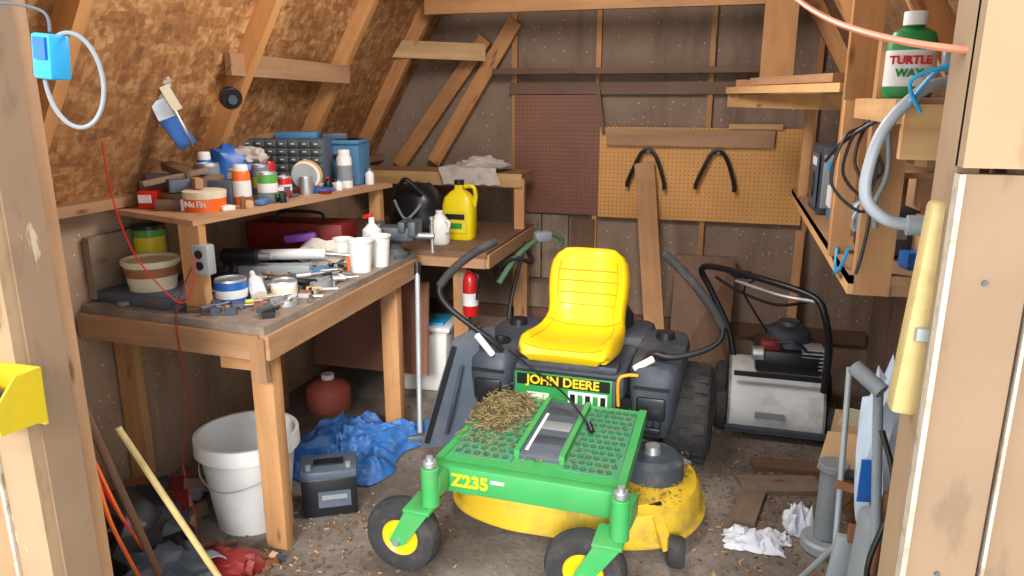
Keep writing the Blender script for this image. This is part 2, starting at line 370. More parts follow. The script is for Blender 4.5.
b=B('wood_strip'); b.beam((.45,4.64,.9),(.43,4.5,.0),.05,.02,W_pine,up=(0,1,0)); b.done()

# ------------------------------------------------------------------ workbench
SZ=1.245
b=B('workbench')
b.prism([(-2.33,2.16,.87),(-1.49,2.10,.87),(-1.49,3.42,.87),(-2.33,3.42,.87)],(0,0,.03),W_bench)
b.beam((-1.495,2.1,.825),(-1.495,3.42,.825),.04,.09,W_edge); b.beam((-2.33,2.15,.825),(-1.51,2.11,.825),.04,.09,W_edge)
for x,y in((-1.545,2.17),(-1.545,3.22)):
    b.beam((x,y,0),(x,y,.87),.088,.06,W_pine,up=(0,1,0),bevel=.003)
b.beam((-2.28,2.3,0),(-2.28,2.3,.87),.09,.04,W_pine,up=(0,1,0)); b.beam((-2.28,3.3,0),(-2.28,3.3,.87),.09,.04,W_pine,up=(0,1,0))
b.beam((-1.56,2.17,.76),(-1.72,2.17,.76),.04,.09,W_pine)
b.beam((-1.49,2.1,.78),(-1.55,2.1,.78),.02,.16,W_edge)
b.prism([(-2.33,2.34,SZ-.02),(-1.80,2.18,SZ-.02),(-1.62,3.45,SZ-.02),(-2.33,3.45,SZ-.02)],(0,0,.02),W_edge)
b.beam((-1.84,2.22,.9),(-1.84,2.22,SZ-.02),.085,.04,W_pine,up=(0,1,0)); b.beam((-1.68,3.38,.9),(-1.68,3.38,SZ-.02),.06,.04,W_pine,up=(0,1,0))
b.done()
b=B('leaning_pegboard'); b.prism([(-2.2,3.55,.18),(-1.50,3.55,.18),(-1.50,3.60,.70),(-2.2,3.60,.70)],(0,.01,0),PEGD); b.done()
b=B('backing_board'); b.box((-2.32,2.42,1.03),(.03,.42,.24),W_grey); b.done()
b=B('side_counter')
b.box((-1.72,3.98,.885),(1.16,.95,.03),W_dark); b.beam((-1.15,3.52,.85),(-1.15,4.45,.85),.04,.07,W_edge); b.beam((-2.3,3.53,.85),(-1.15,3.53,.85),.04,.07,W_edge)
b.beam((-1.36,3.74,0),(-1.36,3.74,.87),.085,.05,W_pine,up=(0,1,0)); b.beam((-1.2,4.4,0),(-1.2,4.4,.87),.085,.05,W_pine,up=(0,1,0)); b.beam((-2.25,4.4,0),(-2.25,4.4,.87),.085,.05,W_pine,up=(0,1,0))
b.box((-1.75,4.36,1.215),(1.2,.28,.03),W_edge); b.beam((-1.17,4.25,.9),(-1.17,4.25,1.2),.06,.04,W_pine,up=(0,1,0)); b.beam((-2.3,4.23,1.19),(-1.15,4.23,1.19),.03,.08,W_lt)
b.done()

# ------------------------------------------------------------------ mower
def mower():
    b=B('zero_turn_mower'); A=math.radians(-2.0)
    b.X=Matrix.Translation((-.545,3.35,0))@Matrix.Rotation(A,4,'Z')
    for sx in(-1,1):
        tx=sx*.455; c=(tx,0,.235)
        b.lathe([(.11,-.10),(.17,-.11),(.215,-.095),(.228,-.05),(.23,0),(.228,.05),(.215,.095),(.17,.11),(.11,.10)],BLK2,c,(1,0,0),40)
        b.lathe([(0,-.05),(.07,-.05),(.08,-.02),(.105,-.03),(.115,-.095),(.115,.095),(.105,.03),(.08,.02),(.07,.05),(0,.05)],YEL,c,(1,0,0),28)
        for i in range(26):
            a=2*math.pi*i/26
            for row in(-1,0,1):
                aa=a+(math.pi/26 if row else 0)
                p=V((tx+row*.062,math.cos(aa)*.229,.235+math.sin(aa)*.229))
                b.box(p,(.05,.034,.014),BLK2,Matrix.Rotation(aa-math.pi/2,4,'X'))
    for x in(-.24,.24): b.beam((x,.15,.30),(x,-1.08,.30),.05,.07,GRN,bevel=.005)
    b.beam((-.40,.02,.235),(.40,.02,.235),.06,.06,BLK)
    b.box((0,.18,.42),(.5,.32,.3),BLK,bevel=.04)
    b.lathe([(0,.1),(.12,.1),(.15,.06),(.15,0)],BLKG,(0,.2,.56))
    b.box((-.04,-.18,.47),(.50,.42,.13),BLK,bevel=.03)
    b.box((-.04,-.36,.545),(.44,.10,.04),BLK,bevel=.015)
    b.box((-.04,-.12,.555),(.34,.24,.05),BLKG,bevel=.01)
    for sx in(-1,1):
        x=.325 if sx>0 else -.40
        outer=[]
        for z,hx,y0,y1 in((.24,.075,-.34,-.06),(.34,.095,-.40,.02),(.46,.11,-.41,.12),(.53,.115,-.40,.20),(.56,.105,-.38,.20),(.57,.085,-.35,.18)):
            ring=[]
            cx,cy=x,(y0+y1)/2;hy=(y1-y0)/2
            for i in range(24):
                a=2*math.pi*i/24; ca,sa=math.cos(a),math.sin(a)
                ring.append((cx+hx*math.copysign(abs(ca)**.45,ca),cy+hy*math.copysign(abs(sa)**.45,sa),z))
            outer.append(ring)
        b.loft(outer,BLK)
        b.lathe([(.05,0),(.052,.012),(.04,.012),(.038,-.0),(0,.0)],BLKG,(x,-.24,.571))
        b.lathe([(0,.03),(.04,.03),(.045,0)],BLKG,(x,.05,.57))
        b.box((x,-.412,.40),(.12,.012,.10),BLKG,bevel=.01); b.box((x,-.415,.49),(.15,.01,.012),BLKG)
        b.box((x,-.41,.30),(.09,.02,.03),BLKG,bevel=.005)
        for k in range(4): b.box((x-.045+k*.03,-.413,.345),(.008,.008,.05),BLKG)
    b.box((-.05,-.405,.40),(.46,.04,.22),BLK,bevel=.012)
    b.box((-.05,-.43,.415),(.43,.012,.195),GRND,bevel=.004)
    FM=lambda x,z,y=-.4375: face_mat((x,y,z),(1,0,0),(0,0,1))
    b.box((-.05,-.4365,.482),(.41,.003,.05),DECAL)
    b.text('JOHN DEERE',.056,YEL,FM(-.05,.482,-.4385),bold=.0015)
    b.box((.06,-.4365,.41),(.17,.003,.075),WHT)
    for k in range(5): b.box((-.005+k*.033,-.4385,.41),(.022,.002,.05),GRND if k%2 else DECAL)
    b.box((-.16,-.4365,.40),(.10,.003,.05),mat('panel_label','#cfd6c8'))
    b.box((-.22,-.4365,.35),(.05,.003,.03),YEL)
    prf=[(-.425,.565,.12),(-.45,.585,.165),(-.462,.61,.185),(-.45,.632,.20),(-.41,.640,.208),(-.34,.632,.213),(-.26,.618,.214),(-.18,.61,.21),(-.11,.61,.205),(-.05,.625,.198),(-.01,.66,.186),(.01,.71,.186),(.022,.765,.192),(.033,.82,.194),(.043,.87,.190),(.052,.91,.180),(.062,.94,.162),(.075,.962,.130),(.09,.97,.085)]
    ns=len(prf); nu=32; sxo=-.048
    def nrm(k):
        a=prf[max(k-1,0)];c=prf[min(k+1,ns-1)]
        ty,tz=c[0]-a[0],c[1]-a[1];L=math.hypot(ty,tz); return -tz/L,ty/L
    def top(k,u):
        y,z,hw=prf[k]; ny,nz=nrm(k); s_=math.sqrt(max(0,1-u*u))
        bol=.055*(max(0,abs(u)-.35)/.65)**2*min(1,k/4)*min(1,(ns-1-k)/3)
        d=bol*min(1,s_*2.2)-.02*(1-min(1,s_*2.2)); return V((sxo+hw*u,y+ny*d,z+nz*d))
    def srow(k):
        y,z,hw=prf[k]; ny,nz=nrm(k)
        ring=[top(k,-math.cos(math.pi*i/nu)) for i in range(nu+1)]
        for i in range(1,nu):
            th=math.pi*(nu-i)/nu; u=-math.cos(th); s_=math.sin(th); d=-.02-.045*min(1,s_*2)
            ring.append(V((sxo+hw*u,y+ny*d,z+nz*d)))
        return ring
    b.loft([srow(k) for k in range(ns)],YEL)
    us=[-.72+.12*i for i in range(13)]
    for k in(11,12,13,14): b.tube([top(k,u)+V((0,-.000,0)) for u in us],.0028,YELG,seg=6,res=2)
    for s2 in(-1,1):
        b.tube([top(k,s2*.74)+V((0,-.0,.0)) for k in range(4,16)],.0026,YELG,seg=6,res=2)
    b.tube([top(9,u)+V((0,-.001,.001)) for u in [-.9+.15*i for i in range(13)]],.004,YELG,seg=6,res=2)
    b.tube([top(3,u)+V((0,-.0,.0)) for u in [-.85+.17*i for i in range(11)]],.0026,YELG,seg=6,res=2)
    b.box((sxo,.10,.72),(.32,.03,.3),BLK,(-.15,0,0),bevel=.02)
    b.prism([(-.37,-1.04,.375),(.315,-1.04,.375),(.29,-.46,.405),(-.31,-.46,.405)],(0,0,-.03),GRN)
    for x0,x1 in((-.34,-.10),(.09,.295)):
        b.prism([(x0,-1.0,.378),(x1,-1.0,.378),(x1*.95,-.50,.404),(x0*.95,-.50,.404)],(0,0,.006),TREAD)
        for i in range(6):
            for j in range(12):
                x=x0+.025+i*(x1-x0-.05)/5+(.007 if j%2 else -.007); y=-.98+j*.042; z=.385+(y+1)*.052
                b.lathe([(.011,0),(.012,.003),(.007,.003),(.005,.0)],DIMP,(x*.97,y,z),seg=8)
    b.box((-.005,-.73,.398),(.17,.46,.03),SLATE,(.05,0,0),bevel=.008)
    for k in range(3): b.box((-.005,-.60-.12*k,.416-.006*k),(.13,.07,.012),GREY if k==1 else BLK,(.05,0,0),bevel=.004)
    for x in(-.09,.08): b.box((x,-.73,.405),(.02,.46,.04),GRN,(.05,0,0))
    b.box((-.06,-.78,.412),(.012,.30,.006),WHT,(.05,0,0))
    b.tube([(-.30,-.42,.60),(-.16,-.50,.55),(.0,-.60,.50),(.12,-.70,.43)],.0045,BLKG); b.cyl((.12,-.69,.43),(.14,-.72,.41),.012,BLKG)
    b.box((-.03,-1.065,.325),(.74,.05,.10),GRN,bevel=.006)
    b.text('Z235',.066,YEL,face_mat((-.225,-1.092,.325),(1,0,0),(0,0,1)),bold=.002)
    b.box((-.12,-1.0915,.34),(.05,.003,.012),WHT)
    b.beam((.31,-1.04,.35),(.30,-.45,.38),.03,.06,GRN); b.beam((-.365,-1.04,.35),(-.32,-.45,.38),.03,.06,GRN)
    for sx in(-1,1):
        px=sx*.335; py=-1.19
        b.beam((sx*.34,-1.05,.325),(px,py,.345),.07,.08,GRN,bevel=.008)
        b.cyl((px,py,.27),(px,py,.42),.032,GRN,b=.004); b.cyl((px,py,.42),(px,py,.445),.024,STEEL,b=.004)
        b.cyl((px,py,.445),(px,py,.46),.012,STEEL)
        wx=px-.11
        b.box((px-.03,py,.27),(.10,.13,.014),GRN,bevel=.003)
        for s2 in(-1,1):
            b.prism([(px+.02,py+s2*.06,.275),(px-.07,py+s2*.06,.275),(wx-.03,py+s2*.06,.14),(wx-.01,py+s2*.06,.115),(wx+.03,py+s2*.06,.13)],(0,.008,0),GRN)
        c=(wx,py,.14)
        b.lathe([(.07,-.035),(.10,-.045),(.13,-.035),(.14,-.015),(.14,.015),(.13,.035),(.10,.045),(.07,.035)],BLK2,c,(0,1,0),36)
        b.lathe([(0,-.03),(.03,-.035),(.035,-.02),(.06,-.02),(.075,-.032),(.075,.032),(0,.03)],YEL,c,(0,1,0),24)
        b.cyl((wx,py-.075,.14),(wx,py+.075,.14),.012,STEEL)
    O=[(-.44,-.5),(-.42,-.74),(-.33,-.86),(-.15,-.92),(.03,-.92),(.17,-.93),(.33,-.91),(.48,-.82),(.56,-.62),(.53,-.42),(.38,-.30),(0,-.25),(-.35,-.3)]
    n=len(O); S=[]
    for i in range(n):
        p=[V(O[(i+k)%n]+(0,)) for k in(-1,0,1,2)]
        for j in range(5):
            t_=j/5; S.append(.5*((2*p[1])+(p[2]-p[0])*t_+(2*p[0]-5*p[1]+4*p[2]-p[3])*t_*t_+(3*p[1]-p[0]-3*p[2]+p[3])*t_**3))
    cx,cy=.06,-.6
    def ring(k,z): return [(cx+(p.x-cx)*k,cy+(p.y-cy)*k,z) for p in S]
    b.loft([ring(1.03,.055),ring(1.035,.065),ring(1.0,.075),ring(.985,.15),ring(.95,.175),ring(.9,.18),ring(.86,.20),ring(.5,.205)],YELD)
    for x,y in((.36,-.58),(-.22,-.58)):
        b.lathe([(0,.09),(.10,.09),(.125,.07),(.13,0)],BLK,(x,y,.2)); b.lathe([(0,.03),(.03,.03),(.035,0)],STEEL,(x,y,.29),seg=12)
    b.beam((.22,-.35,.24),(.50,-.50,.22),.04,.01,STEEL)
    b.box((.40,-.80,.195),(.05,.03,.01),DECAL,(0,0,.5)); b.beam((.30,-.86,.19),(.47,-.72,.19),.012,.012,YELD)
    p=(.50,-.90)
    b.lathe([(0,-.03),(.05,-.03),(.058,-.015),(.058,.015),(.05,.03),(0,.03)],BLK2,(p[0],p[1],.07),(1,.1,0),20)
    b.beam((p[0]-.03,p[1],.07),(p[0]-.08,p[1]+.05,.17),.04,.012,YELD)
    b.prism([(-.74,-.42,.06),(-.47,-.34,.08),(-.45,-.38,.68),(-.57,-.40,.61)],(0,.03,0),SLATE)
    b.prism([(-.50,-.35,.08),(-.42,-.20,.10),(-.42,-.26,.64),(-.47,-.37,.66)],(-.02,0,0),SLATE)
    b.beam((-.70,-.43,.10),(-.56,-.41,.58),.02,.02,BLKG,up=(0,1,0)); b.tube([(-.60,-.43,.16),(-.56,-.45,.3),(-.52,-.42,.5)],.008,BLK)
    def lever(P,g):
        b.tube(P,.013,BLKG,seg=10); b.tube(g,.019,BLK2,seg=12)
    lever([(.27,-.28,.55),(.31,-.29,.60),(.40,-.30,.60),(.54,-.31,.66),(.59,-.31,.74),(.52,-.29,.86),(.39,-.25,.98),(.33,-.22,1.02)],[(.59,-.31,.75),(.54,-.295,.83),(.44,-.265,.94),(.325,-.22,1.03)])
    lever([(-.35,-.36,.57),(-.39,-.38,.62),(-.47,-.40,.68),(-.58,-.42,.77),(-.62,-.42,.85),(-.56,-.38,.94),(-.45,-.32,1.02),(-.40,-.30,1.05)],[(-.62,-.42,.86),(-.57,-.385,.93),(-.49,-.34,1.0),(-.395,-.30,1.055)])
    b.cyl((.24,-.36,.55),(.32,-.34,.60),.015,WHT,b=.004); b.cyl((-.38,-.40,.56),(-.44,-.44,.66),.015,WHT,b=.004)
    b.tube([(.19,-.42,.40),(.19,-.44,.52),(.22,-.43,.545),(.27,-.43,.55)],.007,mat('latch_orange','#e8a01a'))
    for i in range(1900):
        r=abs(random.gauss(0,.7)); a=U(0,6.3)
        x=-.25+r*.14*math.cos(a); y=-.63+r*.21*math.sin(a)
        if not(-.37<x<.28 and y>-1.02): continue
        z=.395+(y+1)*.04+max(0,.035*(1-r))*R()
        d=V((U(-1,1),U(-1,1),U(-.25,.3))).normalized()*U(.006,.016)
        b.beam(V((x,y,z))-d,V((x,y,z))+d,.0025,.002,HAY if R()<.55 else HAYD)
    b.blob((-.26,-.60,.40),(.11,.18,.018),HAYD,.5,4,seed=3)
    for i in range(420):
        x=U(.12,.5);y=U(-.85,-.35);b.beam((x,y,.209),(x+U(-.015,.015),y+U(-.015,.015),.211),.003,.002,HAY if R()<.4 else HAYD)
    for i in range(300):
        x=U(-.33,.28);y=U(-1.0,-.5);z=.392+(y+1)*.052;b.beam((x,y,z),(x+U(-.012,.012),y+U(-.012,.012),z),.0025,.002,HAY if R()<.5 else HAYD)
    return b.done()
mower()

# ------------------------------------------------------------------ helpers for small things
def can(name,c,r,h,m,lab=None,top=STEEL):
    b=B(name)
    b.lathe([(0,0),(r*.97,0),(r,.004),(r,h-.004),(r*.97,h),(r*.9,h),(r*.88,h-.006),(0,h-.006)],top,c)
    b.lathe([(r+.001,h*.08),(r+.001,h*.92)],m,c)
    if lab: b.lathe([(r+.0016,h*.3),(r+.0016,h*.62)],lab,c)
    return b.done()
def spraycan(name,c,r,h,m,cap,lab=None):
    b=B(name)
    b.lathe([(0,0),(r,0),(r,h*.78),(r*.85,h*.84),(r*.5,h*.86),(0,h*.86)],m,c)
    b.lathe([(0,h*.84),(r*.82,h*.84),(r*.8,h*.97),(r*.7,h),(0,h)],cap,c)
    if lab: b.lathe([(r+.001,h*.2),(r+.001,h*.6)],lab,c)
    return b.done()
def cup(name,c,r,h,m,tap=.75,lid=None):
    b=B(name)
    b.lathe([(0,0),(r*tap,0),(r,h),(r+.004,h),(r+.004,h-.006),(r-.004,h-.004),(r*tap-.004,.006),(0,.006)],m,c)
    if lid: b.lathe([(0,h-.02),(r-.004,h-.02)],lid,c)
    return b.done()
def bottle(name,c,r,h,m,cap,lab=None,sy=1):
    b=B(name)
    b.lathe([(0,0),(r*.95,0),(r,.01),(r,h*.62),(r*.85,h*.72),(r*.35,h*.82),(r*.35,h*.88),(0,h*.88)],m,c,sy=sy)
    b.lathe([(0,h*.86),(r*.42,h*.86),(r*.40,h),(0,h)],cap,c)
    if lab: b.lathe([(r+.001,h*.15),(r+.001,h*.5)],lab,c,sy=sy)
    return b.done()
Z=SZ
b=B('wood_scraps')
for p,sz,r,m in(((-2.14,2.50,Z+.05),(.24,.05,.10),.4,W_dark),((-2.08,2.42,Z+.03),(.2,.04,.06),-.3,W_grey),((-2.02,2.52,Z+.06),(.18,.03,.12),.9,W_dark),((-2.0,2.46,Z+.10),(.16,.03,.04),-.7,W_edge),((-2.2,2.56,Z+.06),(.16,.1,.12),.1,GREY),((-2.05,2.38,Z+.02),(.12,.05,.04),.6,W_dark),((-1.98,2.56,Z+.05),(.14,.06,.10),.2,SLATE),((-2.05,2.44,Z+.09),(.10,.08,.05),.9,IRON)):
    b.box(p,sz,m,(0,0,r),bevel=.003)
b.box((-2.08,2.46,Z+.12),(.24,.08,.02),W_grey,(0,-.2,.5)); b.box((-2.1,2.5,Z+.14),(.2,.05,.03),W_dark,(.1,.15,-.4)); b.done()
b=B('red_box'); b.box((-2.16,2.40,Z+.035),(.08,.07,.07),RED,(0,0,.2),bevel=.006); b.box((-2.16,2.362,Z+.04),(.05,.008,.03),WHT,(0,0,.2)); b.done()
b=B('wax_tin'); c=(-1.93,2.42,Z); b.lathe([(0,0),(.078,0),(.078,.065),(0,.065)],ORNG,c); b.lathe([(.079,.048),(.081,.065),(.081,.075),(.07,.078),(0,.075)],CREAM,c)
b.text('Nu Fin',.03,WHT,face_mat((-1.915,2.3415,Z+.03),(1,.18,0),(0,0,1)),bold=.001); b.done()
spraycan('spray_bottle',(-1.89,2.60,Z),.036,.16,ORNG,WHT,WHT)
can('paint_can',(-1.85,2.72,Z),.04,.12,GRC,WHT); can('paint_can',(-1.85,2.84,Z),.033,.09,RED,WHT); can('oil_can',(-1.80,2.94,Z),.028,.08,STEEL)
can('paint_can',(-1.98,2.70,Z),.04,.13,WHT,BLUE); can('paint_can',(-1.95,2.82,Z),.036,.14,GREY,YLC); spraycan('spray_can',(-1.99,2.94,Z),.03,.17,RED,BLKG)
can('paint_can',(-2.06,2.62,Z),.045,.16,GREY,WHT); spraycan('spray_can',(-2.12,2.68,Z),.032,.2,BLUE,WHT,WHT)
b=B('abrasive_discs')
for i,(r,m) in enumerate(((.070,CARD),(.065,CREAM),(.058,GREY))): b.cyl((-1.86+.01*i,3.04-.03*i,Z+.07),(-1.84+.01*i,3.02-.03*i,Z+.08),r,m,b=.002)
b.done()
b=B('tool_bag'); b.blob((-2.13,2.84,Z+.07),(.12,.10,.15),BLUE,.35,3,seed=2); b.blob((-2.06,2.90,Z+.16),(.08,.06,.05),CLOTH,.4,3,seed=5,flat=False); b.done()
b=B('parts_cabinet'); c=V((-2.06,3.24,Z+.115))
b.box(c,(.42,.16,.23),SLATE,(0,0,.12),bevel=.004)
Rz=Matrix.Rotation(.12,4,'Z')
for i in range(7):
    for j in range(6):
        p=c+(Rz@V((-.175+i*.058,-.083,-.093+j*.037))); b.box(p,(.05,.012,.030),DRAWER,(0,0,.12),bevel=.003)
        q=c+(Rz@V((-.175+i*.058,-.092,-.093+j*.037))); b.box(q,(.014,.008,.006),WHT,(0,0,.12))
b.box(c+V((.05,0,.13)),(.2,.1,.03),TEALB,(0,0,.3),bevel=.004); b.box(c+V((-.1,0,.125)),(.12,.08,.02),W_edge,(0,0,.1)); b.done()
b=B('storage_box'); b.box((-1.87,3.38,Z+.11),(.26,.18,.22),TEALB,(0,0,.15),bevel=.01); b.box((-1.87,3.375,Z+.21),(.27,.19,.02),TEALB,(0,0,.15),bevel=.004)
b.box((-1.855,3.285,Z+.14),(.07,.01,.02),BLKG,(0,0,.15)); b.box((-1.88,3.36,Z+.235),(.12,.08,.03),SLATE,(0,0,.5),bevel=.005); b.done()
spraycan('spray_can',(-1.76,3.22,Z),.036,.18,WHT,WHT,GREY)
bottle('glue_bottle',(-1.71,3.38,Z),.022,.08,WHT,GREY); bottle('small_bottle',(-1.80,3.13,Z),.02,.06,BLKG,RED); bottle('small_bottle',(-1.74,3.12,Z),.018,.05,WHT,LBLUE)
b=B('utility_tray'); b.box((-1.84,3.18,Z+.012),(.16,.07,.024),WHT,(0,0,.4),bevel=.004); b.box((-1.80,2.60,Z+.012),(.04,.07,.02),TEALB,(0,0,.2),bevel=.004); b.box((-1.76,3.02,Z+.01),(.06,.10,.02),BLUE,(0,0,.1),bevel=.004); b.done()
b=B('shelf_odds_and_ends')
for i in range(60):
    y=U(2.35,3.35); x=U(-2.2,-1.80+(y-2.2)*.13-.02); h=U(.012,.05)
    m=random.choice([GREY,SLATE,CARD,BLKG,WHT,TEALB,RUST,IRON,CLOTH,DRED])
    if R()<.4: b.cyl((x,y,Z),(x,y,Z+h*1.3),U(.01,.022),m,seg=12,b=.002)
    else: b.box((x,y,Z+h/2),(U(.02,.07),U(.02,.05),h),m,(0,0,U(0,3)),bevel=.002)
b.done()

Z=.9
b=B('dark_tray'); b.box((-2.12,2.33,Z+.022),(.36,.26,.044),SLATE,(0,0,-.08),bevel=.006); b.done()
b=B('plastic_tub'); c=(-2.13,2.32,Z+.044)
b.lathe([(0,0),(.085,0),(.100,.10),(.108,.102),(.108,.118),(.100,.118),(.096,.108),(0,.108)],CREAM,c); b.lathe([(.0945,.055),(.0995,.092)],COPPER,c); b.done()
b=B('coffee_can'); c=(-2.25,2.46,Z+.05)
b.lathe([(0,-.05),(.06,-.05),(.06,.20),(0,.20)],GRC,c); b.lathe([(.061,.10),(.061,.17)],YLC,c); b.lathe([(0,.20),(.063,.20),(.063,.215),(0,.215)],BLKG,c); b.done()
can('putty_can',(-1.79,2.34,Z),.06,.10,BLUE,WHT)
b=B('white_bottle'); c=V((-1.68,2.36,Z+.03)); b.lathe([(0,0),(.028,0),(.03,.02),(.03,.09),(.012,.12),(.01,.15),(0,.15)],WHT,c,(-.5,.5,.35)); b.done()
can('paint_can',(-1.65,2.48,Z),.05,.07,WHT,CREAM); can('tin_lid',(-1.58,2.38,Z),.045,.02,STEEL)
b=B('caulk_gun')
b.cyl((-2.0,2.82,Z+.08),(-1.72,2.93,Z+.08),.025,WHT,b=.003); b.cyl((-1.72,2.93,Z+.08),(-1.62,2.97,Z+.07),.008,STEEL)
b.box((-1.90,2.76,Z+.028),(.36,.07,.055),GALV,(0,0,.3),bevel=.004); b.box((-1.62,2.97,Z+.035),(.02,.04,.07),ORNG,(0,0,.3)); b.done()
b=B('metal_plate'); b.lathe([(0,.0),(.10,0),(.12,.02),(.123,.02),(.10,.003),(0,.003)],STEEL,(-2.0,2.62,Z+.0)); b.done()
b=B('plate_stack')
for k in range(3): b.lathe([(0,.0),(.07,0),(.095,.018),(.097,.02),(.07,.006),(0,.006)],(GREY,STEEL,BLKG)[k],(-1.98+.01*k,2.48,Z+.02*k))
b.cyl((-1.97,2.48,Z+.06),(-1.94,2.47,Z+.12),.02,BLKG); b.done()
b=B('scrap_sheet_metal'); b.box((-1.84,2.58,Z+.01),(.3,.1,.015),STEEL,(0,.03,.5)); b.box((-1.9,2.50,Z+.03),(.25,.05,.015),RUST,(0,.0,.15)); b.box((-1.72,2.72,Z+.012),(.22,.07,.02),SLATE,(0,0,.8)); b.done()
b=B('hand_drill'); b.cyl((-2.08,2.68,Z+.10),(-1.92,2.72,Z+.10),.035,BLKG,b=.01); b.beam((-2.03,2.69,Z+.08),(-2.02,2.66,Z+.0),.035,.04,BLKG,bevel=.008); b.cyl((-1.92,2.72,Z+.10),(-1.87,2.73,Z+.10),.015,STEEL); b.done()
b=B('tape_roll'); b.lathe([(.03,0),(.05,0),(.05,.03),(.03,.03),(.03,0)],GREY,(-1.60,2.66,Z)); b.done()
b=B('safety_goggles'); b.tube([(-1.72,2.60,Z+.02),(-1.68,2.58,Z+.04),(-1.63,2.61,Z+.03),(-1.62,2.66,Z+.02)],.014,BLKG); b.done()
b=B('square_tray'); b.box((-1.70,2.84,Z+.012),(.16,.10,.024),GREY,(0,0,.5),bevel=.005); b.box((-1.70,2.84,Z+.03),(.08,.03,.02),TEALB,(0,0,1.2),bevel=.003); b.done()
cup('plastic_cup',(-1.565,2.97,Z),.058,.145,WHT); cup('plastic_cup',(-1.535,3.10,Z),.052,.145,WHT)
cup('yogurt_cup',(-1.70,3.06,Z),.045,.13,WHT,lid=CREAM)
b=B('spray_lubricant'); c=(-1.62,3.20,Z); b.lathe([(0,0),(.045,0),(.05,.08),(.045,.15),(.015,.18),(.013,.21),(0,.21)],WHT,c); b.lathe([(.0505,.07),(.0495,.12)],GRC,c); b.box((-1.64,3.2,Z+.215),(.05,.02,.02),RED,(0,-.3,0),bevel=.004); b.done()
b=B('toolbox'); b.box((-2.0,3.2,Z+.09),(.5,.2,.18),DRED,(0,0,.1),bevel=.012); b.tube([(-2.12,3.18,Z+.18),(-2.1,3.18,Z+.22),(-1.9,3.2,Z+.22),(-1.88,3.2,Z+.18)],.008,BLKG); b.done()
b=B('shop_rag'); b.grid(lambda u,v:(-1.98+.26*u+.03*v,2.98+.12*v,Z+.03+.05*abs(mnoise.noise(V((u*4,v*4,1))))+.03*math.sin(u*3.1)*math.sin(v*3.1)),24,24,CLOTH); b.blob((-1.80,3.02,Z+.04),(.11,.07,.08),CLOTH,.5,3,seed=9); b.done()
b=B('purple_case'); b.box((-1.90,3.02,Z+.13),(.15,.05,.04),PURP,(0,-.1,.3),bevel=.012); b.done()
b=B('bench_vise'); c=V((-1.56,3.30,Z))
b.cyl(c,c+V((0,0,.025)),.075,IRON,b=.004); b.lathe([(.065,.025),(.045,.045),(.045,.07),(.06,.085)],IRON,c)
b.box(c+V((.0,.02,.115)),(.22,.10,.075),IRON,(0,0,.15),bevel=.015); b.box(c+V((.055,.03,.155)),(.035,.15,.05),IRON,(0,0,.15),bevel=.005); b.box(c+V((.105,.035,.145)),(.04,.14,.075),IRON,(0,0,.15),bevel=.008)
b.box(c+V((-.09,.0,.15)),(.08,.09,.04),IRON,(0,0,.15),bevel=.01)
b.cyl(c+V((.09,.03,.105)),c+V((.20,.05,.105)),.016,STEEL); b.cyl(c+V((.19,.05,.02)),c+V((.19,.05,.19)),.008,STEEL); b.cyl(c+V((.19,.05,.185)),c+V((.19,.05,.2)),.013,STEEL); b.done()
b=B('hand_tools')
cols=[RED,ORNG,BLKG,STEEL,YLC,BLUE,RUST,WHT,SLATE,GREY]
mut=[BLKG,STEEL,RUST,SLATE,GREY,IRON,W_dark,CARD]
for i in range(100):
    x=U(-2.15,-1.53);y=U(2.2,3.2);a=U(0,3.14);L=U(.05,.14);z=Z+U(.008,.03)
    d=V((math.cos(a),math.sin(a),0))*L/2; p=V((x,y,z)); m=random.choice(cols if R()<.3 else mut)
    b.cyl(p-d,p,U(.006,.014),m,seg=8); b.cyl(p,p+d,.004,STEEL,seg=6)
for i in range(190):
    b.box((U(-2.2,-1.53),U(2.18,3.3),Z+.01),(U(.01,.05),U(.008,.04),U(.01,.035)),random.choice(cols if R()<.2 else mut),(0,0,U(0,3)))
for k in range(7):
    x,y=U(-2.0,-1.62),U(2.25,2.95); b.tube([(x+.05*math.cos(a),y+.035*math.sin(a),Z+.006+.004*k) for a in [i*math.pi/4 for i in range(7)]],.004,random.choice([BLKG,RUST,GREY]))
b.done()
b=B('power_outlet'); b.box((-1.795,2.21,1.10),(.07,.045,.11),GALV,bevel=.006); b.cyl((-1.795,2.186,1.122),(-1.795,2.183,1.122),.016,BLKG); b.cyl((-1.795,2.186,1.08),(-1.795,2.183,1.08),.016,BLKG); b.done()

b=B('antifreeze_jug'); M_=Matrix.Translation((-1.41,3.86,.9))
rings=[]
for z,hx,hy in((0,.085,.055),(.01,.092,.06),(.19,.092,.06),(.23,.08,.052),(.26,.05,.035),(.275,.025,.025),(.30,.025,.025)):
    rings.append([M_@V((hx*math.copysign(abs(math.cos(a))**.5,math.cos(a)),hy*math.copysign(abs(math.sin(a))**.5,math.sin(a)),z)) for a in [2*math.pi*i/24 for i in range(24)]])
b.loft(rings,JUGY); b.X=Matrix.Translation((-.03,0,0)); b.cyl((-1.38,3.86,1.2),(-1.38,3.86,1.225),.028,BLKG); b.tube([(-1.35,3.86,1.19),(-1.30,3.86,1.19),(-1.285,3.86,1.14),(-1.295,3.86,1.08)],.012,JUGY)
b.box((-1.385,3.797,1.0),(.13,.004,.12),YLC); b.box((-1.385,3.794,1.03),(.11,.004,.03),BLKG); b.box((-1.385,3.794,.98),(.08,.004,.03),GRND); b.done()
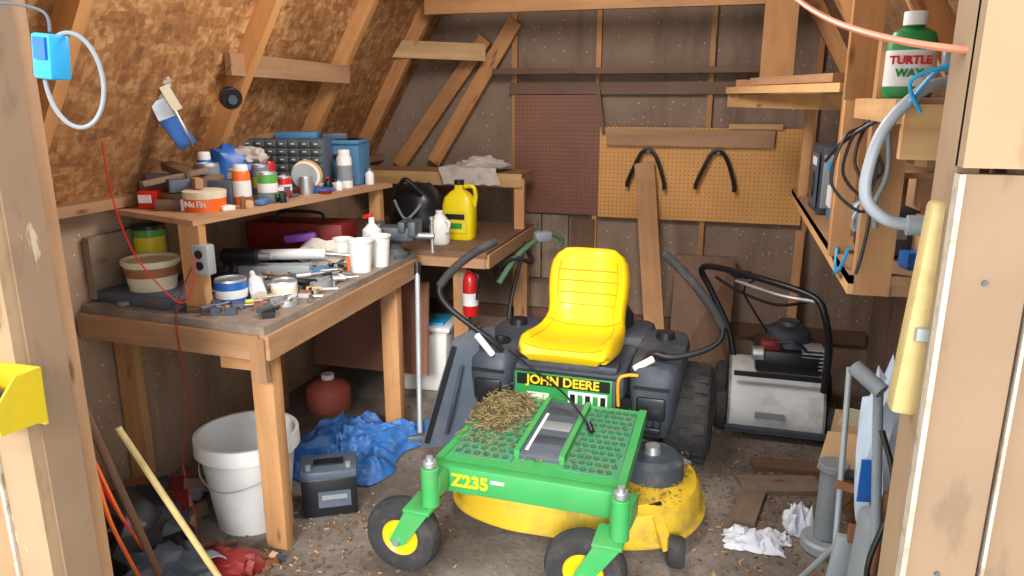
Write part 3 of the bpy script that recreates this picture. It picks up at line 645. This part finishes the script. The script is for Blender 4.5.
b=B('milk_jug'); c=(-1.46,3.68,.9); b.lathe([(0,0),(.05,0),(.055,.01),(.055,.10),(.04,.14),(.02,.16),(.02,.18),(0,.18)],WHT,c); b.tube([(-1.42,3.66,1.03),(-1.395,3.65,1.02),(-1.405,3.65,.97)],.009,WHT); b.done()
b=B('backpack'); b.blob((-1.72,4.0,1.0),(.17,.14,.20),BLKG,.15,2,seed=4); b.tube([(-1.78,3.86,1.16),(-1.72,3.84,1.22),(-1.64,3.88,1.14)],.014,BLKG); b.tube([(-1.80,3.85,1.1),(-1.72,3.82,1.0),(-1.64,3.86,1.08)],.008,GREY); b.done()
b=B('shop_cloth'); b.grid(lambda u,v:(-1.64+.36*u+.02*math.sin(v*7),4.46-.27*min(1,v*1.5)-.03*max(0,v-.66),1.24+.02+.03*abs(mnoise.noise(V((u*5,v*4,3))))-.30*max(0,v-.66)),28,24,CLOTH); b.blob((-1.42,4.33,1.265),(.13,.08,.05),CLOTH,.5,3,seed=12); b.done()
b=B('fire_extinguisher'); b.X=Matrix.Translation((.0,0,.07)); c=(-1.29,3.68,.44)
b.lathe([(0,0),(.038,0),(.043,.01),(.043,.19),(.033,.23),(.015,.245),(.015,.26),(0,.26)],RED,c); b.lathe([(.0435,.06),(.0435,.13)],WHT,c); b.box((-1.29,3.68,.71),(.03,.03,.03),BLKG); b.beam((-1.27,3.68,.715),(-1.34,3.66,.735),.02,.008,BLKG)
b.tube([(-1.28,3.66,.70),(-1.235,3.65,.67),(-1.24,3.65,.6),(-1.245,3.65,.54)],.007,BLKG); b.beam((-1.33,3.71,.47),(-1.33,3.71,.67),.04,.012,STEEL,up=(0,1,0)); b.done()
b=B('string_trimmer'); b.tube([(-1.10,3.72,.1),(-1.12,3.85,.5),(-1.08,4.05,.86)],.012,BLKG); TG=mat('trimmer_green','#4a6a4e')
b.tube([(-1.13,3.68,.70),(-1.05,3.80,.84),(-.93,3.95,.93),(-.86,4.0,.90),(-.87,4.0,.86)],.016,TG) 
b.tube([(-1.17,3.74,.74),(-1.07,3.74,.83),(-.98,3.8,.80),(-1.03,3.9,.84)],.012,BLKG); b.box((-.95,3.93,.92),(.10,.06,.06),GREY,(0,0,.6),bevel=.015); b.box((-1.10,3.72,.06),(.14,.12,.10),BLK,bevel=.03); b.done()
b=B('white_bucket'); c=(-1.76,2.31,0)
b.lathe([(0,0),(.14,0),(.185,.355),(.193,.355),(.197,.325),(.202,.325),(.20,.385),(.187,.385),(.18,.37),(.134,.012),(0,.012)],WHT,c,seg=40)
b.tube([(-1.56,2.31,.35),(-1.58,2.17,.28),(-1.72,2.10,.23),(-1.86,2.14,.26),(-1.94,2.27,.35)],.0025,STEEL); b.done()
b=B('car_battery'); Rz=(0,0,.5); bx,by=-1.50,2.47
b.box((bx,by,.085),(.22,.16,.17),BLKG,Rz,bevel=.008); b.box((bx,by,.185),(.225,.165,.035),SLATE,Rz,bevel=.006)
Mz=Matrix.Translation((bx,by,0))@Matrix.Rotation(.5,4,'Z')
for x in(-.08,.08):
    p=Mz@V((x,-.05,.20)); b.cyl(p,p+V((0,0,.02)),.012,GREY)
b.box(Mz@V((.02,-.083,.08)),(.13,.004,.07),SLATE,Rz); b.box(Mz@V((.02,-.0855,.09)),(.10,.003,.02),GREY,Rz); b.box(Mz@V((0,.0,.206)),(.12,.05,.008),BLKG,Rz); b.done()
b=B('blue_tarp')
def tf(u,v):
    x=-1.98+.56*u+.10*v+.03*math.sin(v*9)+.02*mnoise.noise(V((u*6,v*6,5))); y=2.62+.62*v+.03*math.sin(u*8)
    e=min(1,min(u,1-u,v,1-v)*9)
    q=V((u*3.4+.8*mnoise.noise(V((u*3,v*3,0))),v*3.0+.8*mnoise.noise(V((u*3,v*3,4))),2))
    f=1-2.2*abs(mnoise.noise(q)); g=1-2.2*abs(mnoise.noise(q*2.3+V((3,1,0)))); h=1-2*abs(mnoise.noise(q*5))
    return (x,y,.008+e*(.02+.045*max(0,f)**2+.028*max(0,g)**2+.012*h+.04*math.sin(math.pi*v)*math.sin(math.pi*u)))
b.grid(tf,120,120,TARP); b.done()
b=B('gas_can'); c=(-2.02,3.38,.0); FR=mat('faded_red','#b05c4e',.5); b.lathe([(0,0),(.11,0),(.12,.02),(.12,.12),(.09,.15),(.03,.165),(.03,.18),(0,.18)],FR,c); b.cyl((-2.02,3.38,.175),(-2.02,3.38,.20),.035,WHT); b.done()
b=B('storage_bin'); b.box((-1.65,3.86,.19),(.36,.26,.38),WHT,(0,0,.1),bevel=.02,taper=.88); b.box((-1.65,3.86,.385),(.39,.29,.03),WHT,(0,0,.1),bevel=.008); b.box((-1.65,3.86,.405),(.30,.2,.02),LBLUE,(0,0,.1),bevel=.005); b.done()
b=B('steel_pole'); b.cyl((-1.37,3.12,.02),(-1.46,3.36,.82),.013,GALV); b.cyl((-1.46,3.36,.80),(-1.463,3.37,.86),.018,BLKG); b.box((-1.37,3.11,.03),(.12,.06,.05),IRON,(0,0,.5),bevel=.01); b.done()
b=B('scrap_pile')
dk=[BLK,RUST,W_dark,SLATE,BLKG,CARD,DRED,GREY]
for i in range(40):
    x=U(-2.25,-1.98);y=U(1.85,2.5); b.box((x,y,U(.02,.12)),(U(.04,.18),U(.03,.10),U(.02,.07)),random.choice(dk),(U(-.3,.3),U(-.3,.3),U(0,3)))
b.blob((-2.02,1.93,.10),(.2,.18,.18),BLKG,.4,3,seed=8); b.blob((-1.80,1.85,.05),(.16,.12,.09),BLK,.5,3,seed=18); b.blob((-1.62,1.98,.03),(.10,.06,.05),DRED,.5,3,seed=28)
b.lathe([(0,0),(.05,0),(.05,.07),(.045,.07),(.045,.01),(0,.01)],GREY,(-1.70,1.95,.03),(.8,-.5,.2)); b.tube([(-1.95,2.0,.05),(-1.80,1.93,.12),(-1.68,1.85,.05),(-1.75,1.78,.03)],.015,BLKG)
for i in range(150):
    x=U(-2.0,-1.48);y=U(1.65,2.10); b.box((x,y,U(.004,.02)),(U(.01,.055),U(.008,.035),U(.004,.018)),random.choice(dk+[LEAF,LEAF,RUST]),(U(-.3,.3),U(-.3,.3),U(0,3)))
b.done()
b=B('yellow_pole'); b.cyl((-1.68,1.62,.72),(-1.36,1.72,.02),.010,WOODY); b.done()
b=B('rake_handle'); b.cyl((-1.64,1.44,.98),(-1.76,1.80,.02),.012,W_dark); b.done()
b=B('shovel_handle'); b.cyl((-1.70,1.50,.9),(-1.96,1.75,.02),.013,BLK); b.done()
b=B('broom_handle'); b.cyl((-1.76,1.48,.8),(-2.03,1.80,.02),.012,RUST); b.done()
b=B('orange_cord'); b.X=Matrix.Translation((-.015,0,0)); b.tube([(-1.68,1.45,1.28),(-1.69,1.47,1.1),(-1.67,1.46,.9),(-1.68,1.52,.7),(-1.62,1.5,.5),(-1.68,1.6,.3),(-1.78,1.75,.05)],.006,ORNG); b.tube([(-1.70,1.48,1.2),(-1.67,1.48,.95),(-1.69,1.52,.75),(-1.64,1.55,.5),(-1.75,1.7,.3),(-1.80,1.85,.03)],.005,ORNG); b.tube([(-1.72,1.47,1.25),(-1.71,1.46,1.0),(-1.66,1.50,.8),(-1.70,1.55,.6),(-1.66,1.6,.4)],.004,RED); b.done()
b=B('red_cord'); b.tube([(-1.97,2.0,1.53),(-1.98,2.02,1.35),(-1.95,2.05,1.15),(-1.88,2.10,1.0),(-1.82,2.12,.96),(-1.79,2.15,1.05),(-1.80,2.17,1.12)],.0025,RED); b.tube([(-1.81,2.16,1.08),(-1.85,2.10,.9),(-1.82,2.08,.6),(-1.86,2.06,.35),(-1.80,2.02,.1),(-1.9,1.95,.02)],.003,DRED); b.done()

b=B('black_spool'); b.cyl((-2.0,2.72,1.67),(-1.97,2.70,1.66),.045,BLKG,b=.005); b.cyl((-1.97,2.70,1.66),(-1.96,2.69,1.655),.018,SLATE); b.done()
b=B('paint_brush'); 
b.beam((-2.06,2.52,1.48),(-2.11,2.47,1.60),.07,.025,BLUE,up=(1,-1,0),bevel=.005); b.beam((-2.10,2.47,1.59),(-2.115,2.45,1.66),.075,.022,STEEL,up=(1,-1,0)); b.beam((-2.115,2.45,1.66),(-2.12,2.44,1.73),.065,.02,WHT,up=(1,-1,0),bevel=.006)
b.beam((-2.05,2.47,1.62),(-2.08,2.44,1.71),.035,.015,CREAM,up=(1,-1,0)); b.tube([(-2.05,2.53,1.48),(-2.02,2.47,1.53),(-2.05,2.45,1.62)],.006,STEEL); b.blob((-2.11,2.45,1.73),(.05,.02,.03),CLOTH,.5,3,seed=6,flat=False); b.done()
b=B('hanging_ring'); b.tube([(-1.248+.04*math.cos(a),1.22+.03*math.cos(a),1.70+.09*math.sin(a)) for a in [i*math.pi/6 for i in range(12)]],.0045,GREY,closed=True); b.done()
b=B('blue_hanging_case'); b.box((-1.275,1.20,1.745),(.045,.05,.085),LBLUE,(0,.1,0),bevel=.006); b.box((-1.27,1.172,1.76),(.028,.006,.04),BLUE,(0,.1,0)); b.tube([(-1.27,1.2,1.79),(-1.30,1.22,1.83),(-1.40,1.23,1.85),(-1.52,1.235,1.85)],.003,IRON); b.done()
b=B('parts_bin'); b.X=Matrix.Translation((-.04,0,.006))
b.prism([(-1.56,1.12,.95),(-1.44,1.12,.95),(-1.44,1.22,.94),(-1.56,1.22,.94)],(0,0,.012),YBIN)
b.prism([(-1.565,1.11,.95),(-1.435,1.11,.95),(-1.43,1.095,1.01),(-1.57,1.095,1.01)],(0,.01,0),YBIN)
b.prism([(-1.435,1.11,.95),(-1.435,1.225,.94),(-1.43,1.225,1.07),(-1.43,1.16,1.07),(-1.43,1.10,1.01)],(.006,0,0),YBIN)
b.prism([(-1.57,1.11,.95),(-1.57,1.225,.94),(-1.57,1.225,1.07),(-1.57,1.16,1.07),(-1.57,1.10,1.01)],(.006,0,0),YBIN)
b.box((-1.5,1.223,1.0),(.14,.008,.14),YBIN); b.box((-1.48,1.15,1.01),(.08,.05,.03),BLKG,(.2,.1,.4),bevel=.008); b.box((-1.53,1.17,1.0),(.06,.04,.05),IRON,(0,.4,.4),bevel=.008); b.done()
b=B('level_tool'); b.box((-1.59,1.22,1.33),(.05,.03,.34),BLKG,bevel=.004); b.box((-1.58,1.203,1.28),(.015,.006,.03),LBLUE); b.box((-1.58,1.203,1.40),(.02,.006,.05),STEEL); b.done()

# ------------------------------------------------------------------ right side
b=B('storage_shelf'); LZ=.035
b.box((.60,2.95,1.185+LZ),(.56,1.9,.025),W_edge); b.beam((.335,2.0,1.17+LZ),(.335,3.9,1.17+LZ),.03,.05,W_lt)
b.beam((.335,2.02,1.17+LZ),(.88,2.02,1.17+LZ),.03,.05,W_edge)
b.beam((.375,2.02,1.18),(.375,2.02,1.80),.085,.045,W_pine,up=(0,1,0)); b.beam((.33,2.30,1.22),(.33,2.30,1.66),.05,.04,W_pine,up=(0,1,0)); b.beam((.34,3.6,1.22),(.34,3.6,1.66),.04,.04,W_pine,up=(0,1,0))
b.beam((.385,2.6,1.22),(.385,2.6,2.16),.09,.045,W_raft,up=(0,1,0))
b.box((.50,1.98,1.655),(.32,.55,.022),W_edge); b.beam((.34,1.72,1.64),(.34,2.25,1.64),.03,.05,W_lt); b.beam((.34,1.71,1.60),(.62,1.71,1.60),.03,.11,W_lt)
b.box((.72,3.0,1.45),(.3,1.4,.02),W_dark)
b.done()
b=B('bracket_boards')
b.beam((.03,4.0,1.70),(.40,2.75,1.70),.12,.03,W_lt); b.beam((.03,4.05,1.65),(.38,3.2,1.65),.10,.06,W_lt); b.beam((.1,3.6,1.735),(.36,2.9,1.735),.05,.03,W_edge)
b.beam((.20,3.9,1.68),(.20,3.9,2.16),.15,.04,W_raft,up=(0,1,0)); b.beam((.02,3.93,1.70),(.42,3.9,1.70),.04,.10,W_pine); b.done()
b=B('car_wax_bottle'); c=(.395,1.98,1.668)
b.lathe([(0,0),(.050,0),(.054,.01),(.054,.12),(.045,.145),(.02,.158),(.02,.17),(0,.17)],GRND,c,sy=.7); b.lathe([(.0545,.025),(.0545,.105)],WHT,c,sy=.7); b.lathe([(.026,.16),(.026,.19),(0,.19)],WHT,c)
b.text('TURTLE',.025,RED,face_mat((.387,1.9400,1.750),(1,0,0),(0,0,1)),bold=.001); b.text('WAX',.024,GRND,face_mat((.387,1.9400,1.722),(1,0,0),(0,0,1)),bold=.001); b.done()
b=B('garden_hose'); b.tube([(.42,1.72,1.70),(.36,1.68,1.68),(.30,1.66,1.61),(.275,1.64,1.53),(.275,1.62,1.47),(.31,1.60,1.435),(.36,1.60,1.425)],.012,mat('hose_grey','#a9b0b6',.4),seg=12); b.cyl((.35,1.6,1.425),(.40,1.6,1.425),.02,GALV); 
b.cyl((.40,1.72,1.74),(.52,1.70,1.75),.024,GREY,b=.004); b.tube([(.34,1.66,1.66),(.38,1.64,1.72),(.44,1.64,1.70)],.004,LBLUE); b.tube([(.36,1.66,1.64),(.33,1.63,1.70),(.40,1.62,1.73)],.004,LBLUE); b.tube([(.34,1.62,1.42),(.36,1.60,1.44),(.40,1.58,1.42)],.003,STEEL); b.done()
b=B('wooden_bar'); b.beam((.335,1.30,1.51),(.315,1.30,1.155),.045,.045,WOODY,up=(0,1,0),bevel=.008); b.box((.325,1.275,1.30),(.025,.02,.02),GALV); b.done()
b=B('shop_radio'); b.X=Matrix.Translation((-.03,.12,.02)); b.box((.44,3.02,1.34),(.14,.26,.26),BLK,(0,0,.05),bevel=.012); b.box((.435,2.885,1.34),(.11,.01,.20),GREY,(0,0,.05),bevel=.004); b.cyl((.44,2.88,1.30),(.44,2.872,1.30),.035,BLKG); b.box((.43,2.878,1.40),(.07,.006,.03),LBLUE)
b.box((.365,3.02,1.34),(.006,.2,.2),SLATE); b.cyl((.362,3.0,1.32),(.356,3.0,1.32),.05,BLKG); b.box((.362,3.0,1.41),(.006,.12,.03),WHT); b.done()
b=B('blue_cable_coil')
for k in range(4): b.tube([(.44+.05*math.cos(a),2.48+.03*k+.02*math.sin(a*2),1.30+.055*math.sin(a)) for a in [i*math.pi/5 for i in range(10)]],.006,LBLUE if k%2 else WHT,closed=True)
b.tube([(.36,2.4,1.33),(.33,2.3,1.26),(.315,2.2,1.20),(.31,2.1,1.22),(.32,2.05,1.29)],.005,LBLUE)
b.done()
b=B('battery_charger'); b.box((.44,2.82,1.315),(.16,.14,.15),TEALB,bevel=.01); b.box((.357,2.81,1.33),(.008,.1,.07),WHT); b.done()
b=B('battery_charger'); b.box((.45,2.30,1.305),(.13,.16,.13),BLK,(0,0,.1),bevel=.012); b.box((.385,2.29,1.315),(.01,.1,.05),LBLUE,(0,0,.1)); b.box((.45,2.218,1.315),(.08,.008,.05),GREY,(0,0,.1)); b.done()
b=B('storage_boxes'); b.X=Matrix.Translation((0,0,.033))
for c,s,m,r in(((.57,2.18,1.265),(.12,.14,.13),CARD,.1),((.62,2.25,1.385),(.22,.14,.09),W_edge,-.1),((.50,2.12,1.222),(.08,.05,.045),BLUE,.3),((.76,2.35,1.30),(.14,.2,.2),CARD,0),((.70,2.65,1.30),(.2,.2,.2),CARD,.2),((.58,2.2,1.49),(.10,.06,.06),RED,.2),((.70,2.2,1.5),(.08,.06,.12),BLUE,0),((.5,2.1,1.49),(.07,.05,.05),CARD,.4),((.52,1.95,1.48),(.06,.06,.06),W_edge,.4)):
    b.box(c,s,m,(0,0,r),bevel=.005)
b.box((.62,2.20,1.445),(.45,.26,.015),W_edge)
b.done()
b=B('electrical_wires')
for k in range(3):
    o=k*.012; b.tube([(.33-o,2.0,1.62-o),(.305-o*1.5,1.98,1.57),(.30-o*2,1.97,1.51-o*2),(.33,1.96,1.47-o*3),(.36-o,1.96,1.50),(.34,1.97,1.57),(.38+o,1.96,1.64)],.004,BLKG)
b.tube([(.32,1.98,1.52),(.345,1.97,1.40),(.34,1.97,1.30),(.33,1.97,1.24)],.004,BLKG); b.tube([(.26,2.2,1.50),(.28,2.0,1.57),(.40,1.95,1.66)],.005,BLKG); b.tube([(.36,1.97,1.62),(.37,1.95,1.50),(.35,1.95,1.42),(.36,1.96,1.36)],.006,GREY); b.done()
b=B('extension_cord'); b.tube([(.05,2.3,2.02),(.14,1.8,1.86),(.22,1.5,1.78),(.34,1.28,1.735),(.5,1.18,1.73)],.006,PINKC); b.done()
b=B('walk_behind_mower'); b.X=Matrix.Translation((-.01,.06,0))
x0,x1=.10,.56
pr=[(3.56,.04),(3.545,.12),(3.57,.20),(3.63,.27),(3.72,.31),(3.86,.32),(3.98,.30),(4.02,.24),(4.02,.08)]
for x in(x0,x1-.012): b.prism([(x,y,z) for y,z in pr],(.012,0,0),GREY)
b.prism([(x0,y,z) for y,z in pr]+[(x0,y+(.012 if y<3.8 else 0),z-.012) for y,z in pr[::-1]],(x1-x0,0,0),SHROUD)
b.box(((x0+x1)/2,3.545,.06),(.48,.02,.03),BLK,bevel=.005)
b.box((.30,3.54,.14),(.14,.012,.03),GREY,(-.0,0,0)); b.beam((.12,3.60,.33),(.54,3.60,.33),.02,.02,BLKG)
for x in(x0-.03,x1+.03):
    b.lathe([(.05,-.025),(.085,-.03),(.10,-.02),(.10,.02),(.085,.03),(.05,.025)],BLK2,(x,3.66,.10),(1,0,0)); b.cyl((x-.02,3.66,.10),(x+.02,3.66,.10),.05,GREY,b=.004)
    b.lathe([(.05,-.03),(.11,-.035),(.125,-.02),(.125,.02),(.11,.035),(.05,.03)],BLK2,(x,3.98,.125),(1,0,0)); b.cyl((x-.02,3.98,.125),(x+.02,3.98,.125),.06,GREY,b=.004)
b.box((.38,3.84,.37),(.32,.30,.12),BLKG,bevel=.02); b.lathe([(0,.10),(.07,.10),(.11,.07),(.12,0)],BLK,(.38,3.86,.43),seg=24); b.lathe([(0,.02),(.05,.02),(.055,0)],IRON,(.38,3.86,.53)); b.box((.29,3.74,.45),(.10,.07,.05),DRED,bevel=.01)
for k in range(6): b.box((.49,3.75,.35+.02*k),(.10,.12,.006),GALV)
b.cyl((.26,3.70,.41),(.20,3.70,.41),.035,STEEL,b=.005); b.tube([(.3,3.7,.47),(.4,3.68,.49),(.47,3.7,.43)],.008,BLKG)
H=[(.54,3.58,.28),(.54,3.55,.50),(.50,3.52,.68),(.44,3.56,.76),(.20,3.70,.80),(-.02,3.90,.80),(-.08,3.98,.76),(-.03,4.0,.66),(.08,3.98,.45),(.12,3.95,.30)]
b.tube(H,.017,BLKG,seg=10); b.tube([(.47,3.54,.74),(.30,3.62,.74),(.1,3.78,.76)],.010,STEEL); b.tube([(.2,3.70,.80),(.14,3.76,.72),(.2,3.8,.6),(.3,3.84,.45)],.006,BLKG)
b.box((.12,3.77,.80),(.10,.04,.04),BLKG,(0,0,-.6),bevel=.008); b.tube([(.45,3.56,.74),(.3,3.66,.68),(.12,3.8,.70),(.0,3.92,.74)],.008,BLKG)
b.done()
b=B('cardboard_box'); b.box((.70,3.06,.28),(.32,.30,.20),CARD,(0,.1,.3),bevel=.003); b.prism([(.46,2.94,.38),(.72,2.84,.42),(.68,2.74,.33),(.42,2.84,.27)],(0,0,.006),CARD); b.prism([(.50,2.98,.40),(.72,2.90,.42),(.75,2.84,.50),(.52,2.92,.50)],(0,.006,0),CREAM); b.box((.72,3.04,.09),(.32,.32,.17),W_dark,(0,0,.2)); b.done()
b=B('grey_pump'); b.cyl((.46,2.72,.0),(.46,2.72,.05),.09,GALV,b=.01); b.cyl((.46,2.72,.05),(.46,2.72,.33),.045,GREY,b=.006); b.cyl((.46,2.72,.33),(.46,2.72,.36),.055,GREY,b=.004); b.tube([(.46,2.72,.3),(.54,2.66,.34),(.60,2.60,.2),(.6,2.58,.05)],.02,BLKG); b.done()
b=B('metal_stakes')
for p,q in(((.40,2.30,.88),(.38,2.0,.08)),((.47,2.1,.80),(.45,1.95,.02)),((.28,2.35,.02),(.42,2.15,.40)),((.52,2.2,.9),(.50,2.0,.05))): b.cyl(p,q,.009,GALV)
b.box((.39,2.05,.35),(.05,.03,.22),GALV,(0,.1,0),bevel=.004); b.box((.44,2.0,.50),(.09,.02,.05),RUST); b.beam((.34,2.1,.0),(.37,2.05,.3),.03,.01,STEEL,up=(0,1,0)); b.box((.42,2.02,.62),(.14,.015,.02),RUST,(0,.2,0)); b.done()
b=B('plastic_bag'); PB=mat('pale_blue_bag','#c0cede',.4,var=.1); b.blob((.44,1.98,.76),(.055,.05,.24),PB,.3,3,seed=21,flat=False); b.box((.41,1.93,.70),(.04,.006,.12),BLUE,(0,0,.2)); b.done()
b=B('tool_bundle')
b.box((.43,1.86,.42),(.09,.10,.46),GREY,(0,.05,.2),bevel=.02); b.box((.50,1.9,.25),(.14,.12,.5),BLK,(0,.03,.3),bevel=.02); b.cyl((.40,1.80,.0),(.43,1.86,.5),.02,STEEL); b.tube([(.40,1.8,.9),(.44,1.78,.75),(.40,1.76,.55),(.45,1.8,.35)],.007,BLKG); b.cyl((.40,1.85,.98),(.34,1.9,1.02),.02,GREY); b.cyl((.42,1.8,.6),(.40,1.9,.98),.012,GREY)
b.cyl((.38,1.72,.02),(.44,1.84,.72),.010,RUST); b.cyl((.36,1.75,.3),(.46,1.75,.34),.02,RUST); b.box((.40,1.74,.16),(.08,.05,.22),SLATE,(0,.1,.1),bevel=.01); b.done()
def crump(c,sx,sy,h,seed,name='crumpled_paper'):
    b=B(name)
    def f(u,v):
        e=min(1,min(u,1-u,v,1-v)*5); p=V((u*3.1+seed,v*3.3,seed*2))
        return (c[0]+sx*(u-.5)+.02*mnoise.noise(p*2),c[1]+sy*(v-.5)+.02*mnoise.noise(p*2+V((9,9,9))),.004+e*h*(.25+abs(mnoise.noise(p*1.2))*1.3+.5*abs(mnoise.noise(p*3))))
    b.grid(f,40,40,PAPER); b.done()
crump((.20,2.68),.22,.14,.05,3); crump((.38,2.84),.12,.14,.09,8); crump((.30,2.72),.08,.06,.03,5)
b=B('floor_boards'); b.box((.32,3.15,.012),(.34,.14,.024),W_grey,(0,0,.25)); b.box((.20,3.0,.012),(.10,.4,.02),W_grey,(0,0,-.2)); b.box((.36,3.34,.012),(.30,.10,.024),W_dark,(0,0,.1)); b.box((.62,2.6,.02),(.3,.2,.04),BLK,(0,0,.3),bevel=.01); b.done()
b=B('floor_debris')
for i in range(2800):
    k=R()
    if k<.35: x,y=U(-1.9,.85),U(1.4,4.5)
    elif k<.75: x,y=random.gauss(.3,.25),random.gauss(3.0,.45)
    else: x,y=random.gauss(-1.4,.25),random.gauss(2.1,.3)
    if not(-2.2<x<.85 and 1.4<y<4.6): continue
    s=U(.0015,.008); b.box((x,y,.003),(s*2.4,s,.003),random.choice([LEAF,HAY,CARD,LEAF,HAYD,HAYD]),(U(-.3,.3),U(-.3,.3),U(0,3)))
b.done()

# ------------------------------------------------------------------ light
w=bpy.data.worlds.new('sky'); bpy.context.scene.world=w; w.use_nodes=True
bg=w.node_tree.nodes['Background']; bg.inputs[0].default_value=(.88,.94,1,1); bg.inputs[1].default_value=2.6
def light(kind,name,loc,energy,col=(1,1,1),**k):
    l=bpy.data.lights.new(name,kind); l.energy=energy; l.color=col
    for a,v in k.items(): setattr(l,a,v)
    o=bpy.data.objects.new(name,l); o.location=loc; bpy.context.collection.objects.link(o); return o
s=light('SUN','sun',(0,-5,5),3.9,(1,.97,.92),angle=math.radians(16))
s.rotation_euler=V((-.16,.9,-.42)).to_track_quat('-Z','Y').to_euler()
light('POINT','interior_fill',(-.7,2.5,2.45),95,(.98,.98,1),shadow_soft_size=.3)  # unseen fill light added to brighten the shed interior, no lamp fixture
sc_=bpy.context.scene
sc_.view_settings.view_transform='Standard'
cd=bpy.data.cameras.new('camera'); cd.sensor_width=36; cd.lens=740/1024*36; cd.clip_start=.05
co=bpy.data.objects.new('camera',cd); co.location=(0,0,1.67); co.rotation_euler=(math.radians(75.5),0,math.radians(16)); bpy.context.collection.objects.link(co); sc_.camera=co
